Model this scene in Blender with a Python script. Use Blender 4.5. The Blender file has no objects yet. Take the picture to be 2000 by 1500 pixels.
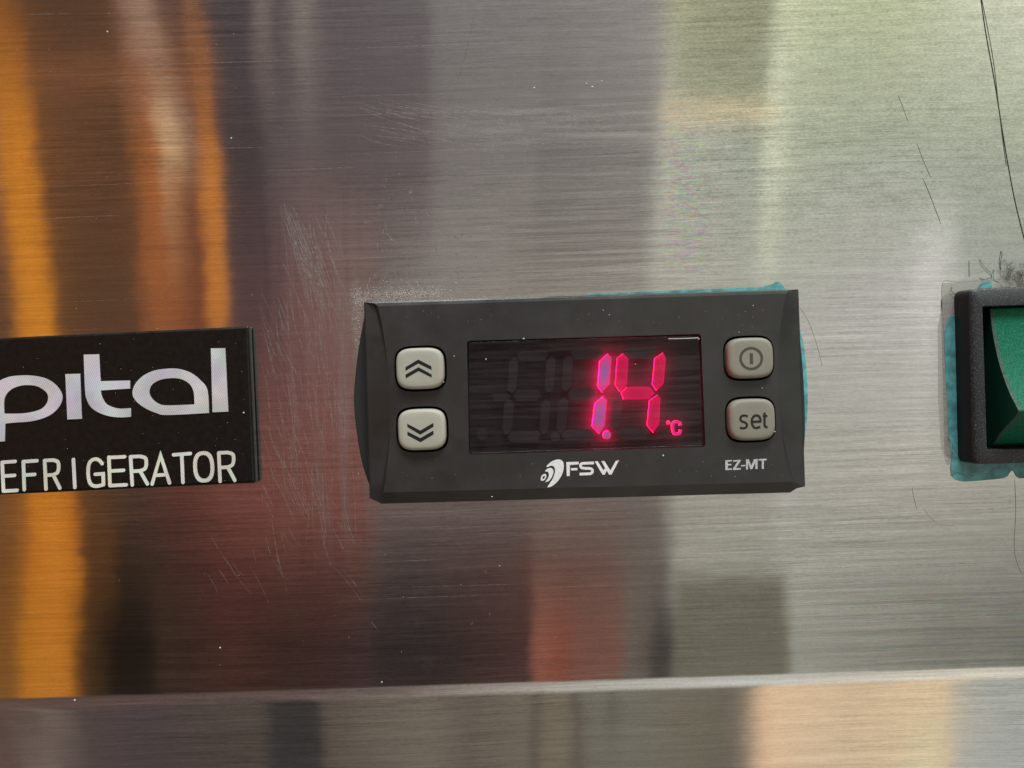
import bpy, bmesh, math, random
from mathutils import Vector, Matrix
random.seed(7)
SC = bpy.context.scene
COL = SC.collection

# ------------------------------------------------------------------ scale, camera
S = 0.0929e-3                 # metres on the steel front per photo pixel
F = 1500.0                    # focal length in photo pixels
D = F * S                     # camera distance from the steel front
TH = math.radians(1.9)        # roll of the phone
CT, ST = math.cos(TH), math.sin(TH)

def W(px, py, h=0.0):
    """measured point on a plane h mm in front of the steel -> world metres"""
    hm = h * 1e-3
    k = (D - hm) / D
    a = (px - 1000) * S * k
    b = (750 - py) * S * k
    return Vector((a * CT + b * ST, -hm, -a * ST + b * CT))

cam_d = bpy.data.cameras.new('camera')
cam = bpy.data.objects.new('camera', cam_d)
COL.objects.link(cam)
cam.matrix_world = Matrix(((CT, ST, 0, 0), (0, 0, -1, -D), (-ST, CT, 0, 0), (0, 0, 0, 1)))
cam_d.sensor_width = 36
cam_d.lens = 27
cam_d.clip_start = 0.005
cam_d.clip_end = 50
SC.camera = cam

SC.view_settings.view_transform = 'Standard'
SC.view_settings.look = 'None'
SC.view_settings.exposure = 0
SC.view_settings.gamma = 1
SC.view_settings.use_curve_mapping = False
SC.cycles.max_bounces = 8
SC.cycles.use_denoising = True
SC.cycles.sample_clamp_indirect = 6

def lin(c):
    return tuple(((v / 255) / 12.92 if v / 255 <= 0.04045 else ((v / 255 + 0.055) / 1.055) ** 2.4) for v in c)

# ------------------------------------------------------------------ node helpers
class NT:
    def __init__(s, tree): s.t = tree; s.n = tree.nodes; s.l = tree.links
    def put(s, sock, v):
        if v is None: return
        if isinstance(v, bpy.types.NodeSocket): s.l.new(v, sock)
        else:
            if sock.type == 'RGBA' and hasattr(v, '__len__') and len(v) == 3: v = (*v, 1)
            sock.default_value = v
    def math(s, op, a, b=None, c=None, clamp=False):
        n = s.n.new('ShaderNodeMath'); n.operation = op; n.use_clamp = clamp
        s.put(n.inputs[0], a); s.put(n.inputs[1], b)
        if c is not None: s.put(n.inputs[2], c)
        return n.outputs[0]
    def ss(s, v, a, b, lo=0.0, hi=1.0, kind='SMOOTHSTEP'):
        n = s.n.new('ShaderNodeMapRange'); n.interpolation_type = kind; n.clamp = True
        s.put(n.inputs['Value'], v); s.put(n.inputs['From Min'], a); s.put(n.inputs['From Max'], b)
        s.put(n.inputs['To Min'], lo); s.put(n.inputs['To Max'], hi)
        return n.outputs['Result']
    def mix(s, f, a, b, mode='MIX'):
        n = s.n.new('ShaderNodeMix'); n.data_type = 'RGBA'; n.blend_type = mode
        s.put(n.inputs['Factor'], f); s.put(n.inputs['A'], None)
        s.put(n.inputs[6], a); s.put(n.inputs[7], b)
        return n.outputs[2]
    def noise(s, vec, scale, detail=2, rough=0.5, out='Fac'):
        n = s.n.new('ShaderNodeTexNoise'); s.put(n.inputs['Vector'], vec)
        n.inputs['Scale'].default_value = scale; n.inputs['Detail'].default_value = detail
        n.inputs['Roughness'].default_value = rough
        return n.outputs[out]
    def mapping(s, vec, scale=(1, 1, 1), rot=(0, 0, 0), loc=(0, 0, 0)):
        n = s.n.new('ShaderNodeMapping'); s.put(n.inputs['Vector'], vec)
        n.inputs['Scale'].default_value = scale; n.inputs['Rotation'].default_value = rot
        n.inputs['Location'].default_value = loc
        return n.outputs[0]
    def sep(s, v):
        n = s.n.new('ShaderNodeSeparateXYZ'); s.put(n.inputs[0], v); return n.outputs
    def pos(s):
        return s.n.new('ShaderNodeNewGeometry').outputs['Position']
    def bump(s, h, dist, strength=1.0, normal=None):
        n = s.n.new('ShaderNodeBump'); n.inputs['Distance'].default_value = dist
        n.inputs['Strength'].default_value = strength
        s.put(n.inputs['Height'], h)
        if normal is not None: s.put(n.inputs['Normal'], normal)
        return n.outputs[0]

# ------------------------------------------------------------------ the room seen in the steel (direction based surroundings)
REFL = 0.60
world = bpy.data.worlds.new('World')
SC.world = world
world.use_nodes = True
w = NT(world.node_tree)
w.n.clear()
tc = w.n.new('ShaderNodeTexCoord').outputs['Generated']
dx, dy, dz = w.sep(tc)[0], w.sep(tc)[1], w.sep(tc)[2]
ny = w.math('MAXIMUM', w.math('MULTIPLY', dy, -1.0), 0.04)
U = w.math('DIVIDE', dx, ny)
V = w.math('DIVIDE', dz, ny)
# direction -> degrees-like units (1500 per unit slope), upright with the room
EX = w.math('ADD', w.math('MULTIPLY', w.math('SUBTRACT', w.math('MULTIPLY', U, CT), w.math('MULTIPLY', V, ST)), 1500.0), 1000.0)
EY = w.math('SUBTRACT', 750.0, w.math('MULTIPLY', w.math('ADD', w.math('MULTIPLY', U, ST), w.math('MULTIPLY', V, CT)), 1500.0))
# the walls of the room lean a little
ycl = w.math('DIVIDE', w.math('SUBTRACT', w.math('MINIMUM', w.math('MAXIMUM', EY, -200.0), 1300.0), 300.0), 1000.0)
lean = w.math('SUBTRACT', 95.0, w.math('MULTIPLY', EX, 0.115))
XP = w.math('SUBTRACT', EX, w.math('MULTIPLY', ycl, lean))
def xprime(x, y):
    yc = (min(max(y, -200), 1300) - 300) / 1000
    return x - yc * (95 - 0.115 * x)
LO, HI = -2000.0, 4500.0
T = w.math('DIVIDE', w.math('SUBTRACT', XP, LO), HI - LO)

def row(y, stops, fac=1.0, gain=1.0):
    st = []
    for x, c in stops:
        xx = 1000 + (x - 1000) * fac
        st.append(((xprime(xx, y) - LO) / (HI - LO), tuple(v / REFL * gain for v in lin(c))))
    st = [(p * (HI - LO) + LO, c) for p, c in st]
    chunks = [[st[0]]]
    for q in st[1:]:                      # short ramps, so that edges in the room stay crisp
        ch = chunks[-1]; ch.append(q)
        if (q[0] - ch[0][0] > 560 or len(ch) >= 28) and q is not st[-1]: chunks.append([q])
    col = None
    for ch in chunks:
        n = w.n.new('ShaderNodeValToRGB')
        a, z = ch[0][0], ch[-1][0]
        w.l.new(w.math('DIVIDE', w.math('SUBTRACT', XP, a), z - a), n.inputs[0])
        el = n.color_ramp.elements
        el[0].position = 0; el[0].color = (*ch[0][1], 1)
        el[1].position = 1; el[1].color = (*ch[-1][1], 1)
        for p, c in ch[1:-1]:
            e = el.new((p - a) / (z - a)); e.color = (*c, 1)
        if col is None: col = n.outputs[0]
        else: col = w.mix(w.math('GREATER_THAN', XP, a), col, n.outputs[0])
    return col

R = []
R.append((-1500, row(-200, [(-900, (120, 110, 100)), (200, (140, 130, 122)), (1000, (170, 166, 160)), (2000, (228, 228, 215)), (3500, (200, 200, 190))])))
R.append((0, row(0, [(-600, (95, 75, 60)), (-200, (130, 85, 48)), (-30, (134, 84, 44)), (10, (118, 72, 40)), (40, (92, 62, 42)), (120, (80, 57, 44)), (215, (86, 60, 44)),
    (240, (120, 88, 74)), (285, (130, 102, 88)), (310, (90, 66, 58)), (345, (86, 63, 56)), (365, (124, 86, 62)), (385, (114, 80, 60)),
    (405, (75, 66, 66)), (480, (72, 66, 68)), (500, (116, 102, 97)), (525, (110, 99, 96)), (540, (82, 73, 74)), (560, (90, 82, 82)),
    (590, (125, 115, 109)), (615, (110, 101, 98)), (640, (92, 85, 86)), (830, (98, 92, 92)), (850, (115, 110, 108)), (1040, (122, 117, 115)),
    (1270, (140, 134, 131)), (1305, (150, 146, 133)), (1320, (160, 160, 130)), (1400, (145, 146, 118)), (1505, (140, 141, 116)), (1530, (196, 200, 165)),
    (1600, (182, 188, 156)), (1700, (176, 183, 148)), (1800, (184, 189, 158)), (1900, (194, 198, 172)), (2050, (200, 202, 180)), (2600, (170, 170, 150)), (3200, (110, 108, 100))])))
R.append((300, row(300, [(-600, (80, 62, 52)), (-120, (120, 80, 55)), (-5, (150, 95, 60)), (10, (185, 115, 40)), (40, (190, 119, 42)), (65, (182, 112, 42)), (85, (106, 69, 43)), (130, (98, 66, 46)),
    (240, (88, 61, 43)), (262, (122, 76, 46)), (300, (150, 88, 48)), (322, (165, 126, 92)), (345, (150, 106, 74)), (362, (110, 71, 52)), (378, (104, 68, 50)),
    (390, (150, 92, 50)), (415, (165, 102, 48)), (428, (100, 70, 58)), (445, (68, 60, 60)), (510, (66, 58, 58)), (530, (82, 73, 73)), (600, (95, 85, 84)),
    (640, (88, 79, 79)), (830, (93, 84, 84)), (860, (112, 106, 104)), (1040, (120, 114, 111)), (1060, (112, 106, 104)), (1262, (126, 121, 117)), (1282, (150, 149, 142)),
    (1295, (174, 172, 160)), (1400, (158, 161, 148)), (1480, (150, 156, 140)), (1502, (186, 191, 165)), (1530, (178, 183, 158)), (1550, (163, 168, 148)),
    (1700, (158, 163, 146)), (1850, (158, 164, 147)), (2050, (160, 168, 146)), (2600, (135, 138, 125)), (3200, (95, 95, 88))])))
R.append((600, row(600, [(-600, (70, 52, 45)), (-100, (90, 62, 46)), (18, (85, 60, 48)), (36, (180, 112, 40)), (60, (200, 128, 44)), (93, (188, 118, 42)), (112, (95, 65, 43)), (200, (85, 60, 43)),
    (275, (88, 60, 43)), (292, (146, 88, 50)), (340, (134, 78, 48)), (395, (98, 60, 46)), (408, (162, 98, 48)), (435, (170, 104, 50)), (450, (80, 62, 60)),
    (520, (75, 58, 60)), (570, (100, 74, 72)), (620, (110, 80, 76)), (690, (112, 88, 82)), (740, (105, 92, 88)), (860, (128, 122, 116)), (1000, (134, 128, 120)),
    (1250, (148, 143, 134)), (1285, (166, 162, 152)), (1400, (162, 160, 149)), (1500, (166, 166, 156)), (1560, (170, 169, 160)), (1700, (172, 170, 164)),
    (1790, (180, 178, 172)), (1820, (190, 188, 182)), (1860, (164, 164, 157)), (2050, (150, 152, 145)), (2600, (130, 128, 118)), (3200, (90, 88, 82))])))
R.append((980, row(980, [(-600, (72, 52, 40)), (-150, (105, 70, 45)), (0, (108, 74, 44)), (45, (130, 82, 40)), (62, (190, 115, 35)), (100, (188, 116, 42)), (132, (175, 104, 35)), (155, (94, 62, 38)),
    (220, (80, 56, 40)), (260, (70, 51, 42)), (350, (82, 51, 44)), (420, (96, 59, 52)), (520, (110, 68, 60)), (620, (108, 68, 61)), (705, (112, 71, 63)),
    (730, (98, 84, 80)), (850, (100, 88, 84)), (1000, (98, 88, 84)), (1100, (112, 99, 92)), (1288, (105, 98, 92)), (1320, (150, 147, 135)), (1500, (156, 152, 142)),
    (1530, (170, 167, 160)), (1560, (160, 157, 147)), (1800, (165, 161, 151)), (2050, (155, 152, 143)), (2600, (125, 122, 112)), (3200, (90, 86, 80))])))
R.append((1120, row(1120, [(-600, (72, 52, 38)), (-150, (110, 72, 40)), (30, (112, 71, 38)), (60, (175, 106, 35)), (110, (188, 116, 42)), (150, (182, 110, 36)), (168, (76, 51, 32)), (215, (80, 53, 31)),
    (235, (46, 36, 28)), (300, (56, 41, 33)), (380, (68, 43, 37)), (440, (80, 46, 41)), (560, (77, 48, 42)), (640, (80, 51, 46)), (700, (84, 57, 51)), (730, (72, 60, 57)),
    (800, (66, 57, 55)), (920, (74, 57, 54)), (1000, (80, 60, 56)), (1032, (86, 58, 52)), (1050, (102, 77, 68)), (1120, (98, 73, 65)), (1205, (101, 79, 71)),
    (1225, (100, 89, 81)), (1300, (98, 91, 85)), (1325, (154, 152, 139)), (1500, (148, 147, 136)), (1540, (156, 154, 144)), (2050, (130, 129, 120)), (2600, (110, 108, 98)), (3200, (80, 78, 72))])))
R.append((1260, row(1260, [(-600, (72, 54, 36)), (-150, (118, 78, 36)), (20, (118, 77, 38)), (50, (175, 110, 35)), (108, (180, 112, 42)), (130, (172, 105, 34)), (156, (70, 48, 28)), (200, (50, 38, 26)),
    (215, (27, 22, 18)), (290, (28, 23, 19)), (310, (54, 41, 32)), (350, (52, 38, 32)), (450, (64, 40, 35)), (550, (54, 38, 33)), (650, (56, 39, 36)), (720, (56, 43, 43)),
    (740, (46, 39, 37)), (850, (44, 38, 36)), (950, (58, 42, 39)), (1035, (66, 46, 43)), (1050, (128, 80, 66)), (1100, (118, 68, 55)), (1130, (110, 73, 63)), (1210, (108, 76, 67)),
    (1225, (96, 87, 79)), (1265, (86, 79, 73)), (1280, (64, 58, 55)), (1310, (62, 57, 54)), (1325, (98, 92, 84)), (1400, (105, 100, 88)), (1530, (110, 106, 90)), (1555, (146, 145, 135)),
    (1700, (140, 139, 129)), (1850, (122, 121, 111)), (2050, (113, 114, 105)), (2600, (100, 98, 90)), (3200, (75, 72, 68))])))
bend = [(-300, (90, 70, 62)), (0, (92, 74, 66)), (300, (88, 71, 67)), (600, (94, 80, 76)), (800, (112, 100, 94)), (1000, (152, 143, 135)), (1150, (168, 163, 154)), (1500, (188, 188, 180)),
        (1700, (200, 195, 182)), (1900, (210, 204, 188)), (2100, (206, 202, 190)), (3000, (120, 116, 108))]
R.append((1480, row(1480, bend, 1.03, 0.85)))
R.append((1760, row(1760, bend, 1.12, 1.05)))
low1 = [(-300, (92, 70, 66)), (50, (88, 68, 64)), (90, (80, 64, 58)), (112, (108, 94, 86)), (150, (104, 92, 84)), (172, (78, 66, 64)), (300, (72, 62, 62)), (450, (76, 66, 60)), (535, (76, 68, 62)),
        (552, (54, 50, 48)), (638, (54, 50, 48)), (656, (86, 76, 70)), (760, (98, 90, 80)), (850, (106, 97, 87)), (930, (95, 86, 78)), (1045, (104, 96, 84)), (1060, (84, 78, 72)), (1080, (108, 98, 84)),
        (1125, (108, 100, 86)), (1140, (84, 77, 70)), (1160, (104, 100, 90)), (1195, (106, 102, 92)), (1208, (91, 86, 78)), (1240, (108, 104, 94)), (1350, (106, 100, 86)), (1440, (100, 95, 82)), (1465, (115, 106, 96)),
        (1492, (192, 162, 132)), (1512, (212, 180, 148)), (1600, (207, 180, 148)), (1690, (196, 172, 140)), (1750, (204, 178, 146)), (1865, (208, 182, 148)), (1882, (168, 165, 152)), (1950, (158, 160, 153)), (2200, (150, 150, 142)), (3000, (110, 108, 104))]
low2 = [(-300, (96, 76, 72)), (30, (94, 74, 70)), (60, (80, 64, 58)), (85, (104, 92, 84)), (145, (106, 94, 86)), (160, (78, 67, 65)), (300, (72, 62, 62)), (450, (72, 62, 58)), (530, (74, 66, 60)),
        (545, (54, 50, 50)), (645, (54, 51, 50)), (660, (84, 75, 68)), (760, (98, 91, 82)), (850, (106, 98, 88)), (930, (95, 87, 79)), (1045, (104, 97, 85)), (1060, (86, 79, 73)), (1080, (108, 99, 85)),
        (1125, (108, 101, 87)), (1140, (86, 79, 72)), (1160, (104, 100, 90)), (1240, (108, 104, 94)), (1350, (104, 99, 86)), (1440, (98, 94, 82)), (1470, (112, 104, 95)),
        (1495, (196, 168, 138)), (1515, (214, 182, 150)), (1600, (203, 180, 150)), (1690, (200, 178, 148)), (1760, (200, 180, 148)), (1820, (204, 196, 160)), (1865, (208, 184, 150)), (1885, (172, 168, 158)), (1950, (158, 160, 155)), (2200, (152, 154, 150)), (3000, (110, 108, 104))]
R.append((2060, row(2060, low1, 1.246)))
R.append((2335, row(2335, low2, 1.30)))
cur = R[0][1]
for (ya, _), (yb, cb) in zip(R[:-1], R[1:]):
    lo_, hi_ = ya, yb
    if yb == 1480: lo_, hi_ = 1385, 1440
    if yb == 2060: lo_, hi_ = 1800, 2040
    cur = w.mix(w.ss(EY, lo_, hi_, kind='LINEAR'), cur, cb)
def soft(x0, x1, y0, y1, c, sx=12, sy=8, alpha=1.0, slant=0.0, y_ref=0):
    """a soft edged surface in the room"""
    global cur
    xs = EX if slant == 0 else w.math('SUBTRACT', EX, w.math('MULTIPLY', w.math('SUBTRACT', EY, y_ref), slant))
    m = w.math('MULTIPLY', w.ss(xs, x0 - sx, x0 + sx), w.ss(xs, x1 + sx, x1 - sx) if False else w.math('SUBTRACT', 1.0, w.ss(xs, x1 - sx, x1 + sx)))
    m = w.math('MULTIPLY', m, w.math('MULTIPLY', w.ss(EY, y0 - sy, y0 + sy), w.math('SUBTRACT', 1.0, w.ss(EY, y1 - sy, y1 + sy))))
    m = w.math('MULTIPLY', m, alpha)
    cur = w.mix(m, cur, tuple(v / REFL for v in lin(c)))
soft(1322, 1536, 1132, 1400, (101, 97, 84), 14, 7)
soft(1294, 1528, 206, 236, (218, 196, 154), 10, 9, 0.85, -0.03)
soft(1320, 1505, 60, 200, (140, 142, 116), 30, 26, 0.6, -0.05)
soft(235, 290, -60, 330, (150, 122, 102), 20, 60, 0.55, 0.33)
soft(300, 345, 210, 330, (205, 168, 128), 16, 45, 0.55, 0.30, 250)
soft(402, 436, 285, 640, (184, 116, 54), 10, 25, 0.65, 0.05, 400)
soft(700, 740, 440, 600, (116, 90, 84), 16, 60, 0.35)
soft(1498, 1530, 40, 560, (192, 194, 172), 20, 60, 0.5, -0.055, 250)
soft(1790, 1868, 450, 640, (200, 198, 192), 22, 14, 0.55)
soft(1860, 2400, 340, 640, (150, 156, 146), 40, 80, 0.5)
soft(60, 400, 120, 190, (130, 84, 56), 60, 30, 0.5, 0.3, 150)
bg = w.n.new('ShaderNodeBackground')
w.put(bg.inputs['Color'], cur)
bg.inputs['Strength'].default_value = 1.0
wo = w.n.new('ShaderNodeOutputWorld')
w.l.new(bg.outputs[0], wo.inputs['Surface'])

# ------------------------------------------------------------------ lamps
def area(name, loc, target, size, power, color, size_y=None):
    l = bpy.data.lights.new(name, 'AREA'); l.energy = power; l.color = color
    l.shape = 'RECTANGLE'; l.size = size; l.size_y = size_y or size
    o = bpy.data.objects.new(name, l); COL.objects.link(o)
    o.location = loc
    o.rotation_euler = (Vector(target) - Vector(loc)).to_track_quat('-Z', 'Y').to_euler()
    return o
area('window_light', (0.15, -0.55, 1.05), (0, 0, 0), 0.7, 16.5, (0.95, 0.985, 1.0), 0.4)

# ------------------------------------------------------------------ object helpers
WLOC = {}
def put(o, wloc, parent):
    WLOC[o.name] = Vector(wloc)
    COL.objects.link(o)
    if parent is not None:
        o.parent = parent
        o.location = Vector(wloc) - WLOC[parent.name]
    else:
        o.location = wloc
def tag(o, label=None, cat=None, group=None, kind=None):
    if label: o['label'] = label
    if cat: o['category'] = cat
    if group: o['group'] = group
    if kind: o['kind'] = kind
    return o
def thing(name, label, cat, wloc, group=None):
    o = bpy.data.objects.new(name, None); o.empty_display_size = 0.01
    put(o, wloc, None)
    return tag(o, label, cat, group)
def finish(name, me, mat, parent=None, smooth=False):
    """mesh in world coordinates -> object with its own origin"""
    vs = [v.co for v in me.vertices]
    mn = Vector((min(v.x for v in vs), min(v.y for v in vs), min(v.z for v in vs)))
    mx = Vector((max(v.x for v in vs), max(v.y for v in vs), max(v.z for v in vs)))
    c = (mn + mx) / 2; c.y = mx.y
    me.transform(Matrix.Translation(-c))
    mats = mat if isinstance(mat, (list, tuple)) else [mat]
    me.materials.clear()
    for m in mats: me.materials.append(m)
    if smooth:
        for p in me.polygons: p.use_smooth = True
        try: me.set_sharp_from_angle(angle=math.radians(smooth if smooth is not True else 40))
        except Exception: pass
    o = bpy.data.objects.new(name, me)
    put(o, c, parent)
    return o
def mesh_of(verts, faces):
    me = bpy.data.meshes.new('m'); me.from_pydata([tuple(v) for v in verts], [], faces); me.update()
    return me
def bm_mesh(bm):
    bmesh.ops.recalc_face_normals(bm, faces=bm.faces[:])
    me = bpy.data.meshes.new('m'); bm.to_mesh(me); bm.free(); return me

def smooth_loop(pts, sub=5, sharp=()):
    n = len(pts); out = []
    for i in range(n):
        p0, p1, p2, p3 = pts[(i - 1) % n], pts[i], pts[(i + 1) % n], pts[(i + 2) % n]
        if i in sharp: p0 = p1
        if (i + 1) % n in sharp: p3 = p2
        if i in sharp and (i + 1) % n in sharp:
            out.append(p1); continue
        for k in range(sub):
            t = k / sub
            out.append(tuple(0.5 * ((2 * p1[j]) + (-p0[j] + p2[j]) * t + (2 * p0[j] - 5 * p1[j] + 4 * p2[j] - p3[j]) * t * t + (-p0[j] + 3 * p1[j] - 3 * p2[j] + p3[j]) * t ** 3) for j in (0, 1)))
    return out
def smooth_line(pts, sub=6):
    out = []
    n = len(pts)
    for i in range(n - 1):
        p0 = pts[max(i - 1, 0)]; p1 = pts[i]; p2 = pts[i + 1]; p3 = pts[min(i + 2, n - 1)]
        for k in range(sub):
            t = k / sub
            out.append(tuple(0.5 * ((2 * p1[j]) + (-p0[j] + p2[j]) * t + (2 * p0[j] - 5 * p1[j] + 4 * p2[j] - p3[j]) * t * t + (-p0[j] + 3 * p1[j] - 3 * p2[j] + p3[j]) * t ** 3) for j in range(len(p1))))
    out.append(tuple(pts[-1]))
    return out
def ribbon(pts, wd, cap=True):
    """outline of a stroke of constant width"""
    n = len(pts); L, Rr = [], []
    for i in range(n):
        a = Vector(pts[max(i - 1, 0)]); b = Vector(pts[i]); c = Vector(pts[min(i + 1, n - 1)])
        d1 = (b - a).normalized() if i > 0 else (c - b).normalized()
        d2 = (c - b).normalized() if i < n - 1 else d1
        t = (d1 + d2)
        t = t.normalized() if t.length > 1e-6 else d1
        nrm = Vector((-t.y, t.x)); k = max(0.35, nrm.dot(Vector((-d1.y, d1.x))))
        off = nrm * (wd / 2 / k)
        L.append(tuple(b + off)); Rr.append(tuple(b - off))
    if cap:
        def arc(c, frm):
            v = Vector(frm) - Vector(c)
            return [tuple(Vector(c) + Matrix.Rotation(-a, 2) @ v) for a in (math.pi * k / 6 for k in range(1, 6))]
        return L + arc(pts[-1], L[-1]) + Rr[::-1] + arc(pts[0], Rr[0])
    return L + Rr[::-1]
def ell(cx, cy, rx, ry, n=28, rot=0.0, p=2.0):
    o = []
    for i in range(n):
        a = 2 * math.pi * i / n
        ca, sa = math.cos(a), math.sin(a)
        x = rx * math.copysign(abs(ca) ** (2 / p), ca); y = ry * math.copysign(abs(sa) ** (2 / p), sa)
        o.append((cx + x * math.cos(rot) - y * math.sin(rot), cy + x * math.sin(rot) + y * math.cos(rot)))
    return o
def fill_mesh(loops, h0, h1, bevel=0.0):
    """loops of photo points on the plane h1 -> flat slab between h0 and h1 (mm), holes kept"""
    cu = bpy.data.curves.new('c', 'CURVE'); cu.dimensions = '2D'; cu.fill_mode = 'BOTH'
    for lp in loops:
        sp = cu.splines.new('POLY'); sp.points.add(len(lp) - 1); sp.use_cyclic_u = True
        for i, (x, y) in enumerate(lp):
            p = W(x, y, h1); sp.points[i].co = (p.x * 1000, p.z * 1000, 0, 1)
    cu.extrude = max((h1 - h0) / 2 - bevel, 0.0001)
    if bevel: cu.bevel_depth = bevel; cu.bevel_resolution = 2; cu.offset = -bevel
    tmp = bpy.data.objects.new('t', cu)
    me = bpy.data.meshes.new_from_object(tmp)
    bpy.data.objects.remove(tmp); bpy.data.curves.remove(cu)
    mid = (h0 + h1) / 2
    for v in me.vertices:
        x, y, z = v.co
        v.co = (x * 1e-3, -(z + mid) * 1e-3, y * 1e-3)
    return me
def join_meshes(ms):
    bm = bmesh.new()
    for m in ms: bm.from_mesh(m); bpy.data.meshes.remove(m)
    me = bpy.data.meshes.new('m'); bm.to_mesh(me); bm.free(); return me
def strokes_mesh(strokes, wd, h0, h1, cap=True, bevel=0.0):
    ms = []
    for i, s in enumerate(strokes):
        e = 0.004 * (i % 4)
        if isinstance(s, dict): ms.append(fill_mesh(s['loops'], h0, h1 + e, bevel))
        else: ms.append(fill_mesh([ribbon(s, wd, cap)], h0, h1 + e, bevel))
    return join_meshes(ms)
def tube_bm(bm, pts3, r, n=6):
    rings = []
    for i, p in enumerate(pts3):
        a = pts3[max(i - 1, 0)]; c = pts3[min(i + 1, len(pts3) - 1)]
        t = (c - a).normalized()
        u = t.cross(Vector((0, 1, 0))); u = u.normalized() if u.length > 1e-6 else Vector((1, 0, 0))
        v = t.cross(u).normalized()
        k = 0.4 if i in (0, len(pts3) - 1) else 1.0
        rings.append([bm.verts.new(p + (u * math.cos(2 * math.pi * j / n) + v * math.sin(2 * math.pi * j / n)) * r * k) for j in range(n)])
    for a, b in zip(rings[:-1], rings[1:]):
        for j in range(n): bm.faces.new((a[j], a[(j + 1) % n], b[(j + 1) % n], b[j]))
    bm.faces.new(rings[0]); bm.faces.new(rings[-1][::-1])

# ------------------------------------------------------------------ materials
def new_mat(name):
    m = bpy.data.materials.new(name); m.use_nodes = True
    t = NT(m.node_tree); b = m.node_tree.nodes['Principled BSDF']
    return m, t, b
def plastic(name, col, rough=0.5, spec=0.5, grain=0.0, gscale=6000, var=0.0, vscale=400, emis=None, coat=0.0):
    m, t, b = new_mat(name)
    b.inputs['Roughness'].default_value = rough
    b.inputs['Specular IOR Level'].default_value = spec
    b.inputs['Coat Weight'].default_value = coat
    P = t.pos()
    c = col
    if var:
        nz = t.noise(P, vscale, 3, 0.6)
        c = t.mix(t.ss(nz, 0.3, 0.7), tuple(v * (1 - var) for v in col), tuple(min(1, v * (1 + var)) for v in col))
    t.put(b.inputs['Base Color'], c)
    if grain:
        t.put(b.inputs['Normal'], t.bump(t.noise(P, gscale, 2, 0.6), grain))
        t.put(b.inputs['Roughness'], t.ss(t.noise(P, vscale * 0.6, 2), 0.3, 0.7, rough * 0.9, min(1, rough * 1.12)))
    return m

def region(t, P, x0, x1, y0, y1, sx, sy):
    a = W(x0, (y0 + y1) / 2).x; c = W(x1, (y0 + y1) / 2).x
    hi = W((x0 + x1) / 2, y0).z; lo = W((x0 + x1) / 2, y1).z
    q = t.sep(P); sx *= S; sy *= S
    m1 = t.math('MULTIPLY', t.ss(q[0], a - sx, a + sx), t.math('SUBTRACT', 1.0, t.ss(q[0], c - sx, c + sx)))
    m2 = t.math('MULTIPLY', t.ss(q[2], lo - sy, lo + sy), t.math('SUBTRACT', 1.0, t.ss(q[2], hi - sy, hi + sy)))
    return t.math('MULTIPLY', m1, m2)

# brushed steel
m_steel, t, b = new_mat('brushed_steel')
P = t.pos()
wob = t.noise(P, 9, 2)
zs = t.sep(P)
cmb = t.n.new('ShaderNodeCombineXYZ')
t.put(cmb.inputs[0], zs[0]); t.put(cmb.inputs[1], 0.0)
t.put(cmb.inputs[2], t.math('ADD', zs[2], t.math('MULTIPLY', wob, 0.004)))
Pw = cmb.outputs[0]
g1 = t.noise(t.mapping(Pw, (90, 1, 5200)), 1.0, 3, 0.65)
g2 = t.noise(t.mapping(Pw, (26, 1, 1500)), 1.0, 3, 0.6)
g3 = t.noise(t.mapping(Pw, (9, 1, 420)), 1.0, 2, 0.6)
g4 = t.noise(t.mapping(P, (700, 1, 3800)), 1.0, 2, 0.6)
big = t.noise(P, 28, 3, 0.6)
amp = t.ss(t.noise(t.mapping(P, (14, 1, 30)), 1.0, 2), 0.38, 0.66, 0.35, 1.0)
g = t.math('ADD', t.math('MULTIPLY', g1, 0.45), t.math('ADD', t.math('MULTIPLY', g2, 0.35), t.math('MULTIPLY', g4, 0.20)))
gd = t.math('MULTIPLY', t.math('SUBTRACT', g, 0.5), amp)
g5 = t.noise(t.mapping(P, (1500, 1, 4200)), 1.0, 3, 0.7)
g6 = t.noise(t.mapping(P, (260, 1, 900)), 1.0, 3, 0.65)
rmot = t.math('ADD', t.math('MULTIPLY', region(t, P, 1300, 2200, -200, 480, 60, 160), 0.9), 0.45)
val = t.math('ADD', 0.62, t.math('MULTIPLY', gd, 1.7))
val = t.math('ADD', val, t.math('MULTIPLY', t.math('MULTIPLY', t.math('SUBTRACT', g5, 0.5), rmot), 0.55))
val = t.math('ADD', val, t.math('MULTIPLY', t.math('MULTIPLY', t.math('SUBTRACT', g6, 0.5), rmot), 0.28))
val = t.math('ADD', val, t.math('MULTIPLY', t.math('SUBTRACT', g3, 0.5), 0.10))
base = t.mix(val, (0, 0, 0), (1.0, 0.992, 0.98))
# rainbow moire of the reflection, painted into the steel's base colour
iri = t.noise(t.mapping(P, (420, 1, 3600)), 1.0, 2, 0.7, 'Color')
hsv = t.n.new('ShaderNodeHueSaturation'); hsv.inputs['Saturation'].default_value = 1.5; hsv.inputs['Value'].default_value = 1.95
t.put(hsv.inputs['Color'], iri)
rim = t.math('MULTIPLY', region(t, P, 1294, 1385, 250, 540, 14, 60), 0.42)
base = t.mix(rim, base, t.mix(1.0, base, hsv.outputs[0], 'MULTIPLY'))
rim2 = t.math('MULTIPLY', region(t, P, 1600, 2100, 1120, 1290, 90, 50), 0.22)
base = t.mix(rim2, base, t.mix(1.0, base, hsv.outputs[0], 'MULTIPLY'))
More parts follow.
